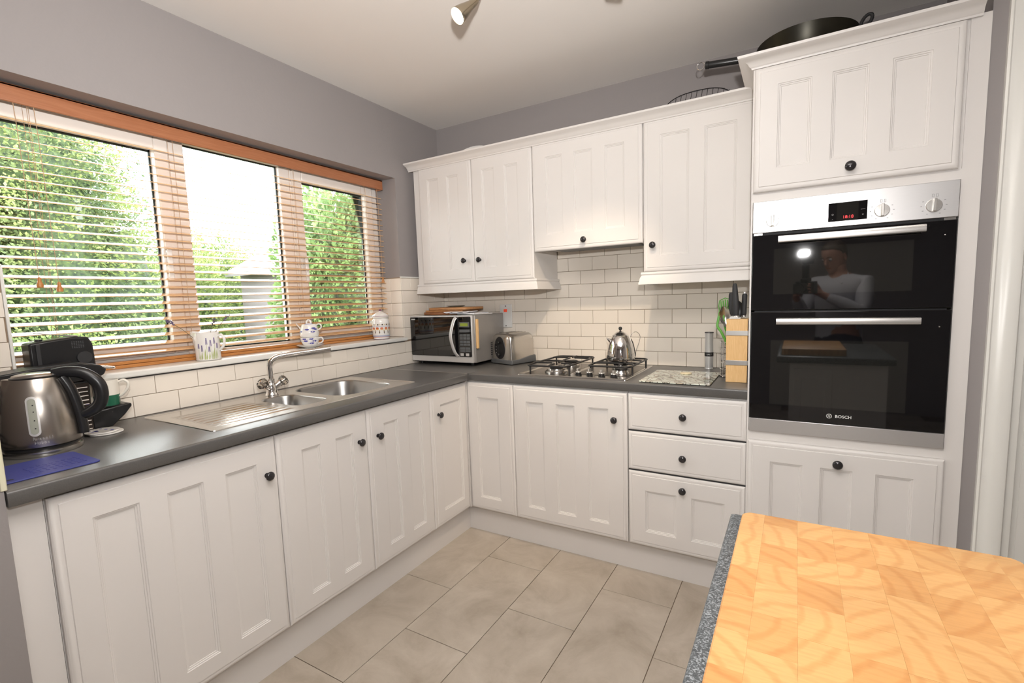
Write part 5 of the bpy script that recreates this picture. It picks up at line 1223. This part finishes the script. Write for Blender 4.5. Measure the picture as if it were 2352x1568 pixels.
# ---------------------------------------------------------------- island with end-grain board
isl = thing('kitchen_island', (2.40, -2.22, 0), 'kitchen island with a speckled grey worktop at the right, under the chopping block', 'island')
ix0, ix1, iy0, iy1 = 2.046, 2.62, -2.66, -1.800
mb = MB(); pr = wt_prof(.30)
L = [[(x, y, z) for x, y in rrect(ix0 + e, ix1 - e, iy0 + e, iy1 - e, .003, 2)] for e, z in ((.004, H - .038), (0, H - .034), (0, H - .006), (.0015, H - .002), (.005, H))]
MB().rings(L).build('island_top', 'worktop_speckle', isl, smooth=50)
MB().box(ix0 + .07, ix1 - .03, iy0 + .03, iy1 - .03, .10, H - .0385).build('island_body', 'paint_white', isl, bevel=.002)
MB().box(ix0 + .11, ix1 - .06, iy0 + .08, iy1 - .08, 0, .10).build('island_plinth', 'paint_white', isl)
door(isl, ix0 + .075, ix0 + .305, .12, .86, iy1 - .0285, [(ix0 + .13, ix0 + .25)], (.2, .78), Matrix.Translation((2 * (ix0 + .19), 2 * (iy1 - .0285), 0)) @ Matrix.Rotation(PI, 4, 'Z'), [])
bd = thing('chopping_block', (2.235, -2.15, H), 'thick end-grain wooden chopping block with rounded corners lying on the island', 'board')
bx0, bx1, by0, by1, bz0, bz1 = 2.0715, 2.400, -2.440, -1.874, H + .0008, .951
rr = .014
def clipc(x0, x1, y0, y1):       # block outline with the board's rounded outer corner where it has one
    pts = []
    for (cx, cy, sx, sy, a0) in ((x1, y1, 1, 1, 0), (x0, y1, -1, 1, 90), (x0, y0, -1, -1, 180), (x1, y0, 1, -1, 270)):
        out = abs(cx - (bx1 if sx > 0 else bx0)) < 1e-4 and abs(cy - (by1 if sy > 0 else by0)) < 1e-4
        if out:
            for i in range(6):
                a = math.radians(a0 + 90 * i / 5); pts.append((cx - sx * rr + rr * math.cos(a), cy - sy * rr + rr * math.sin(a)))
        else: pts.append((cx, cy))
    return pts
random.seed(11)
xs = [bx0, bx0 + .0325]
while xs[-1] + .0445 < bx1 - .02: xs.append(xs[-1] + .0445)
xs[-1] = bx1 if bx1 - xs[-1] < .02 else xs[-1]
if xs[-1] != bx1: xs.append(bx1)
for i in range(len(xs) - 1):
    y = by1; first = True
    while y > by0 + 1e-4:
        h_ = random.uniform(.052, .078); h_ = h_ * random.uniform(.4, 1) if first else h_; first = False
        y2 = y - h_
        if y2 < by0 + .03: y2 = by0
        z1 = bz1 + random.uniform(-.00006, .00006); out = clipc(xs[i], xs[i + 1], y2, y); cx, cy = (xs[i] + xs[i + 1]) / 2, (y + y2) / 2
        def sh(p, e): return (p[0] + (e if p[0] < cx else -e), p[1] + (e if p[1] < cy else -e))
        edge = .0018
        def top(p):
            x_, y_ = p; ex = edge if abs(x_ - bx0) < .006 else -edge if abs(x_ - bx1) < .006 else .00005 * (1 if x_ < cx else -1); ey = edge if abs(y_ - by0) < .006 else -edge if abs(y_ - by1) < .006 else .00005 * (1 if y_ < cy else -1)
            return (x_ + ex, y_ + ey, z1)
        MB().rings([[(x_, y_, bz0) for x_, y_ in out], [(x_, y_, z1 - .0016) for x_, y_ in out], [top(p) for p in out]]).build('block', 'endgrain', bd, smooth=30, origin=(cx - 2.235, cy + 2.15, 0))
        y = y2

# ---------------------------------------------------------------- outside the window
structure(MB().box(-45, -.3, -18, 30, -.45, -.35), 'ground', 'grass')
def foliage(name, label, cat, blobs, n, m, size, lw, seed, trunk, group=None, droop=.0):
    k = thing(name, trunk, label, cat, group=group); random.seed(seed); vs = []; fs = []
    tot = sum(b[3] * b[4] * b[5] for b in blobs)
    for (cx, cy, cz, rx, ry, rz) in blobs:
        for _ in range(int(n * rx * ry * rz / tot) + 1):
            a = random.uniform(0, 2 * PI); z_ = random.uniform(-1, 1); q = math.sqrt(1 - z_ * z_); r = random.uniform(.60, 1.0) + .10 * math.sin(a * 5 + z_ * 7)
            nrm = Vector((q * math.cos(a), q * math.sin(a), z_)); p = Vector((cx + nrm.x * rx * r, cy + nrm.y * ry * r, cz + nrm.z * rz * r))
            d = (nrm + Vector((random.uniform(-1, 1), random.uniform(-1, 1), random.uniform(-1, 1) - droop)) * .8).normalized(); s_ = d.orthogonal().normalized()
            s_ = (s_ * math.cos(a * 3) + d.cross(s_) * math.sin(a * 3)); L_ = size * random.uniform(.6, 1.3); b = len(vs)
            vs += [p, p + d * L_ * .5 + s_ * L_ * lw, p + d * L_, p + d * L_ * .5 - s_ * L_ * lw]; fs.append((b, b + 1, b + 2, b + 3))
    me = bpy.data.meshes.new('foliage'); W = WORLD[k.name].inverted(); me.from_pydata([W @ v for v in vs], [], fs); me.materials.append(M[m]); me.update()
    o = bpy.data.objects.new('foliage', me); COL.objects.link(o); o.parent = k; o['kind'] = 'stuff'
    tk = MB()
    for (cx, cy, cz, rx, ry, rz) in blobs[:3]: tk.cone((cx, cy, -.36), (cx, cy, cz), .07, .03, 10)
    tk.build('trunk', 'bark', k)
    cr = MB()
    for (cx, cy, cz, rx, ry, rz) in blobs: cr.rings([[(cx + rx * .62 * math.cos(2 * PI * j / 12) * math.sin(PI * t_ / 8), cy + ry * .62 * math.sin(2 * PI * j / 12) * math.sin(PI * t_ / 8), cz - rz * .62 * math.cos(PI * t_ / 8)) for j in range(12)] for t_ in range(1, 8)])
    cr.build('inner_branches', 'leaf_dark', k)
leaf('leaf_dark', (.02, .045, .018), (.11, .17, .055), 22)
foliage('conifer_tree', 'tall feathery conifer outside the left window pane', 'tree', [(-4.8, -1.9, 1.9, 1.0, 1.3, 2.5), (-4.6, -.65, 1.6, .7, .8, 2.0), (-4.7, -.85, 2.8, .8, 1.0, 1.0), (-5.0, -2.9, 1.6, .9, 1.0, 2.4), (-4.5, -.15, 1.1, .55, .55, 1.9)], 150000, 'leaf_conifer', .042, .26, 1, (-4.8, -1.9, -.35), droop=.5)
foliage('garden_shrub', 'rounded green shrub below the conifer outside the left window pane', 'shrub', [(-3.28, -1.04, .24, .32, .74, .88), (-3.25, .02, .1, .32, .42, .70)], 40000, 'leaf_hedge', .034, .30, 2, (-3.28, -.8, -.35))
foliage('garden_shrub', 'yellowish green hedge behind the middle window pane, left of the shed', 'shrub', [(-6.7, 1.0, .9, .55, .8, 1.35), (-6.9, 1.75, .8, .55, .75, 1.65), (-8.6, 3.2, .9, .6, 1.5, 1.9)], 70000, 'leaf_hedge', .055, .28, 3, (-6.7, 1.2, -.35))
foliage('garden_shrub', 'broad leaved laurel hedge filling the right window pane', 'shrub', [(-3.1, 1.75, 1.1, .5, .95, 1.75), (-3.2, 2.9, 1.2, .5, .9, 1.70), (-3.0, 1.3, .0, .45, .6, .8), (-3.0, 2.3, 2.0, .45, .6, .85)], 85000, 'leaf_laurel', .060, .38, 4, (-3.1, 1.75, -.35))
# shed
sh = thing('garden_shed', (-5.9, 3.5, -.35), 'weathered wooden garden shed with a sloping roof outside the middle pane', 'shed')
for i in range(16):
    z = -.34 + i * .145; 
    MB().rings([[(-5.30 + (.0 if q else .012), y, z + (.143 if q else 0)) for y in (2.50, 4.30)] + [(-6.6, y, z + (.143 if q else 0)) for y in (4.30, 2.50)] for q in (0, 1)]).build('cladding_board', 'shed_wood', sh)
rf = MB(); rf.rings([[(x, 2.30, 1.86), (x, 3.40, 2.50), (x, 4.50, 1.86), (x, 4.50, 1.93), (x, 3.40, 2.57), (x, 2.30, 1.93)] for x in (-5.15, -6.75)]).build('roof', 'shed_felt', sh)
MB().rings([[(x, 2.50, 1.97), (x, 4.30, 1.97), (x, 3.40, 2.49)] for x in (-5.32, -6.58)]).build('gable', 'shed_wood', sh)
# house beyond
ho = thing('house', (-21, 12.5, -.35), 'pale house with a pitched roof far beyond the garden', 'house')
MB().box(-26, -20, 9.0, 16.5, -.35, 4.6).build('wall', 'house_wall', ho)
MB().rings([[(x, 8.6, 4.5), (x, 12.7, 7.4), (x, 16.9, 4.5), (x, 12.7, 4.55)] for x in (-19.8, -26.3)]).build('roof', 'roof_tile', ho)
for y in (10.2, 14.2): MB().box(-20.02, -19.97, y, y + 1.2, 2.4, 3.6).build('window', 'grey_plastic', ho)
MB().box(-23.4, -22.7, 12.3, 13.0, 6.8, 8.2).build('chimney', 'house_wall', ho)

# ---------------------------------------------------------------- the photographer, seen mirrored in the oven glass
def skin_obj(name, chains, m, parent, subd=2, root=0):
    vs = []; es = []; rs = []; idx = {}
    for ch in chains:
        prev = None
        for (p, r) in ch:
            key = tuple(round(c, 4) for c in p)
            if key not in idx: idx[key] = len(vs); vs.append(Vector(p)); rs.append(r)
            i = idx[key]
            if prev is not None and prev != i: es.append((prev, i))
            prev = i
    W = WORLD[parent.name].inverted()
    me = bpy.data.meshes.new(name); me.from_pydata([W @ v for v in vs], es, []); me.update()
    o = bpy.data.objects.new(name, me); COL.objects.link(o); o.parent = parent; me.materials.append(M[m])
    sk_ = o.modifiers.new('skin', 'SKIN'); sk_.use_smooth_shade = True
    for i, r in enumerate(rs):
        d_ = me.skin_vertices[0].data[i]; rr_ = r if isinstance(r, tuple) else (r, r); d_.radius = rr_; d_.use_root = (i == root)
    s2 = o.modifiers.new('subd', 'SUBSURF'); s2.levels = subd; s2.render_levels = subd
    WORLD[o.name] = WORLD[parent.name]
    return o
PX, PY = 2.43, -3.06
ps = thing('person', (PX, PY, 0), 'man in a white shirt and dark trousers holding a camera, mirrored in the oven', 'person')
u = Vector((.864, .503, 0)); fwd = Vector((-.503, .864, 0))       # his left-to-right and the way he faces
O = Vector((PX, PY, 0))
def pp_(a, b, z): return tuple(O + u * a + fwd * b + Vector((0, 0, z)))
pel_ = (pp_(0, 0, .90), (.15, .11)); wai = (pp_(0, .0, 1.06), (.145, .105)); che = (pp_(0, .01, 1.24), (.165, .115)); upc = (pp_(0, .0, 1.345), (.11, .085)); nk = (pp_(0, .02, 1.41), .056); nk2 = (pp_(0, .035, 1.455), .054)
handR = Vector((2.255, -2.850, 1.300)); handL = Vector((2.165, -2.875, 1.288))     # image-right and image-left of the camera body
shA = pp_(.175, 0, 1.345); shB = pp_(-.175, 0, 1.345); elA = pp_(.215, .10, 1.130); elB = pp_(-.225, .09, 1.120)
wrA = tuple(handR + Vector((.045, -.02, -.035))); wrB = tuple(handL + Vector((-.03, -.045, -.035)))
def arm(sh, el, wr, k=1.0): return [(sh, .056 * k), (tuple(Vector(sh).lerp(Vector(el), .5)), .046 * k), (el, .040 * k), (tuple(Vector(el).lerp(Vector(wr), .5)), .036 * k), (wr, .026 * k)]
def fingers(wr, target, side):
    out = []; wr = Vector(wr); d = (Vector(target) - wr).normalized(); s_ = Vector((0, 0, 1)); palm = wr + d * .045
    for i, ln in enumerate((.062, .070, .066, .052)):
        b = palm + s_ * (.027 - i * .018) + d * .01; t1 = b + d * ln * .45 + side * .010; t2 = b + d * ln * .75 + side * .026; t3 = b + d * ln * .80 + side * .042
        out.append([(tuple(palm), .022), (tuple(b), .0095), (tuple(t1), .0090), (tuple(t2), .0082), (tuple(t3), .0070)])
    tb = wr + d * .020 + s_ * .020; out.append([(tuple(wr + d * .012), .022), (tuple(tb + s_ * .014 - side * .006), .011), (tuple(tb + s_ * .030 + d * .028 - side * .002), .0095), (tuple(tb + s_ * .034 + d * .048 + side * .008), .0082)])
    return [[(tuple(wr), .026), (tuple(wr + d * .012), .022), (tuple(palm), .022)]] + out
legA = [pel_, (pp_(.09, 0, .80), .088), (pp_(.10, .03, .48), .060), (pp_(.10, .0, .28), .055), (pp_(.10, -.02, .09), .040), (pp_(.11, .03, .035), .040), (pp_(.12, .13, .028), .034)]
legB = [pel_, (pp_(-.09, 0, .80), .088), (pp_(-.11, .03, .48), .060), (pp_(-.11, .0, .28), .055), (pp_(-.12, -.02, .09), .040), (pp_(-.13, .03, .035), .040), (pp_(-.14, .13, .028), .034)]
tgt = Vector((2.212, -2.842, 1.305))
chains = [[pel_, wai, che, upc, nk, nk2, (pp_(0, .045, 1.50), .062)], [upc] + arm(shA, elA, wrA), [upc] + arm(shB, elB, wrB)] + fingers(wrA, tgt + u * .045, fwd) + fingers(wrB, tgt - u * .045, fwd) + [legA, legB]
body = skin_obj('body', chains, 'skin', ps, 2)
# head: shaped from a profile of rings, turned down towards the camera's screen
hc = Vector(pp_(-.02, .055, 1.545)); hf = (Vector((2.21, -2.84, 1.33)) - hc); hf.z *= .45; hf.normalize(); hr_ = hf.cross(Vector((0, 0, 1))).normalized(); hu = hr_.cross(hf).normalized()
rg = []
for zz, hw, fr, bk in ((-.122, .020, .055, .0), (-.112, .036, .075, .02), (-.095, .050, .086, .045), (-.070, .060, .088, .070), (-.040, .067, .088, .085), (-.010, .071, .087, .095), (.020, .073, .088, .099), (.050, .073, .087, .098), (.080, .066, .076, .088), (.100, .052, .056, .068), (.113, .030, .032, .040), (.118, .008, .008, .010)):
    row = []
    for j in range(28):
        a = 2 * PI * j / 28; x = hw * math.cos(a); y = (fr if math.sin(a) > 0 else bk) * math.sin(a)
        row.append(hc + hr_ * x + hf * y + hu * zz)
    rg.append(row)
hd = MB().rings(rg).build('head', 'skin', ps, smooth=80, subd=1)
def hp_(x, y, z): return hc + hr_ * x + hf * y + hu * z
MB().rings([[hp_(w_ * math.cos(2 * PI * j / 10), y0 + .004 * math.sin(2 * PI * j / 10), z0) for j in range(10)] for z0, w_, y0 in ((.012, .007, .084), (-.008, .010, .094), (-.026, .015, .102), (-.034, .014, .096), (-.037, .008, .086))]).build('nose', 'skin', hd, smooth=80, subd=1)
for sx_ in (-1, 1):
    MB().lathe([(.0001, -.011), (.008, -.008), (.011, 0), (.008, .008), (.0001, .011)], tuple(hp_(sx_ * .030, .074, .006)), 12).build('eye', 'eye_white', hd, smooth=80)
    MB().cone(hp_(sx_ * .029, .083, .003), hp_(sx_ * .029, .0860, .002), .0045, .0045, 10).build('iris', 'print_black', hd)
    MB().tube([hp_(sx_ * .014, .088, .024), hp_(sx_ * .030, .089, .029), hp_(sx_ * .046, .080, .024)], .0035, 6).build('eyebrow', 'hair', hd)
    MB().rings([[hp_(sx_ * (.071 + o), -.006 + s_ * .013 * math.cos(2 * PI * j / 14), -.005 + s_ * .030 * math.sin(2 * PI * j / 14)) for j in range(14)] for o, s_ in ((0, .6), (.008, .9), (.014, 1), (.015, .8), (.010, .6))]).build('ear', 'skin', hd, smooth=80)
MB().tube([hp_(-.024, .078, -.060), hp_(-.010, .088, -.0585), hp_(0, .0895, -.0600), hp_(.010, .088, -.0585), hp_(.024, .078, -.060)], [.002, .004, .0045, .004, .002], 8, flat=1.2).build('mouth', 'terracotta', hd, smooth=70)
rg = []
for zz, hw, fr, bk in ((-.030, .070, -.03, .093), (.0, .0755, -.02, .102), (.035, .0775, -.005, .105), (.062, .0770, .060, .104), (.086, .070, .074, .094), (.106, .055, .056, .073), (.120, .032, .034, .044), (.124, .006, .006, .008)):
    rg.append([hc + hr_ * (hw * math.cos(a)) + hf * ((fr if math.sin(a) > 0 else bk) * math.sin(a)) + hu * zz for a in [2 * PI * j / 28 for j in range(28)]])
MB().rings(rg).build('hair', 'hair', ps, smooth=80)
# clothes follow the body
sh_ch = [[(pp_(0, 0, .84), (.160, .12)), (pp_(0, 0, .93), (.168, .125)), (wai[0], (.162, .120)), (che[0], (.180, .130)), (upc[0], (.128, .098)), (pp_(0, .015, 1.395), (.072, .068))], [(upc[0], (.128, .098)), (shA, .070), (tuple(Vector(shA).lerp(Vector(elA), .5)), .060), (elA, .054), (tuple(Vector(elA).lerp(Vector(wrA), .5)), .047), (tuple(Vector(elA).lerp(Vector(wrA), .88)), .036)],
         [(upc[0], (.128, .098)), (shB, .070), (tuple(Vector(shB).lerp(Vector(elB), .5)), .060), (elB, .054), (tuple(Vector(elB).lerp(Vector(wrB), .5)), .047), (tuple(Vector(elB).lerp(Vector(wrB), .88)), .036)]]
shirt = skin_obj('shirt', sh_ch, 'shirt', ps, 2)
for sx_ in (-1, 1):
    a = Vector(pp_(sx_ * .060, .015, 1.425)); b = Vector(pp_(sx_ * .012, .090, 1.375)); c = Vector(pp_(sx_ * .065, .108, 1.335)); d = Vector(pp_(sx_ * .088, .045, 1.395)); o_ = fwd * .004 + Vector((0, 0, .003))
    MB().rings([[a, b, c, d], [a + o_, b + o_, c + o_, d + o_]]).build('shirt_collar', 'shirt', ps)
tr = skin_obj('trousers', [[(pp_(0, 0, 1.02), (.158, .115)), (pel_[0], (.168, .125)), (legA[1][0], .104), (legA[2][0], .078), (legA[3][0], .070), (pp_(.10, -.015, .10), .062)], [(pel_[0], (.168, .125)), (legB[1][0], .104), (legB[2][0], .078), (legB[3][0], .070), (pp_(-.115, -.015, .10), .062)]], 'trousers', ps, 2)
for sx_ in (-1, 1):
    cx_ = .112 * sx_; 
    rg = []
    for b_, w_, h_ in ((-.065, .030, .07), (-.05, .040, .085), (.0, .044, .085), (.06, .046, .070), (.13, .046, .056), (.175, .036, .045), (.195, .015, .030)):
        rg.append([tuple(O + u * (cx_ + w_ * x_) + fwd * b_ + Vector((0, 0, .002 + h_ * z_))) for x_, z_ in ((-1, 0), (1, 0), (1, .5), (.6, 1), (-.6, 1), (-1, .5))])
    MB().rings(rg).build('shoe', 'leather', ps, smooth=60)
# camera in his hands
cmr = thing('camera', tuple(CP - FW * .13), 'black camera with a flash on top held by the man, mirrored in the oven door', 'camera')
def cp3(a, b, c): return CP + RT * a + UP * b - FW * c         # c: behind the lens front
def cbox(name, a0, a1, b0, b1, c0, c1, m, par, bev=.004):
    return MB().rings([[cp3(a, b, c) for a, b in ((a0, b0), (a1, b0), (a1, b1), (a0, b1))] for c in (c0, c1)]).build(name, m, par, bevel=bev)
cbox('camera_body', -.070, .070, -.052, .040, .105, .155, 'black_plastic', cmr)
cbox('viewfinder_hump', -.026, .026, .038, .064, .095, .155, 'black_plastic', cmr)
cbox('grip', -.074, -.045, -.050, .030, .080, .108, 'black_matt', cmr)
MB().cone(cp3(0, 0, .108), cp3(0, 0, .052), .034, .036, 32).build('lens_barrel', 'black_plastic', cmr)
MB().cone(cp3(0, 0, .056), cp3(0, 0, .034), .041, .042, 32).build('lens_hood', 'black_matt', cmr)
MB().lathe([(.0001, 0), (.030, 0)], (0, 0, 0), 8)
MB().cone(cp3(0, 0, .0336), cp3(0, 0, .0332), .037, .037, 32).build('lens_glass', 'black_glass', cmr)
cbox('flash_stem', -.020, .020, .064, .170, .105, .140, 'black_plastic', cmr)
hq = Vector((2.190, -2.765, 1.548)); dq = Vector((-.36, .76, .54)).normalized(); rq = dq.cross(Vector((0, 0, 1))).normalized(); uq = rq.cross(dq)
MB().rings([[hq + dq * t_ + rq * a + uq * b for a, b in ((-.034, -.020), (.034, -.020), (.034, .020), (-.034, .020))] for t_ in (-.075, .022)]).build('flash_head', 'black_plastic', cmr, bevel=.003)
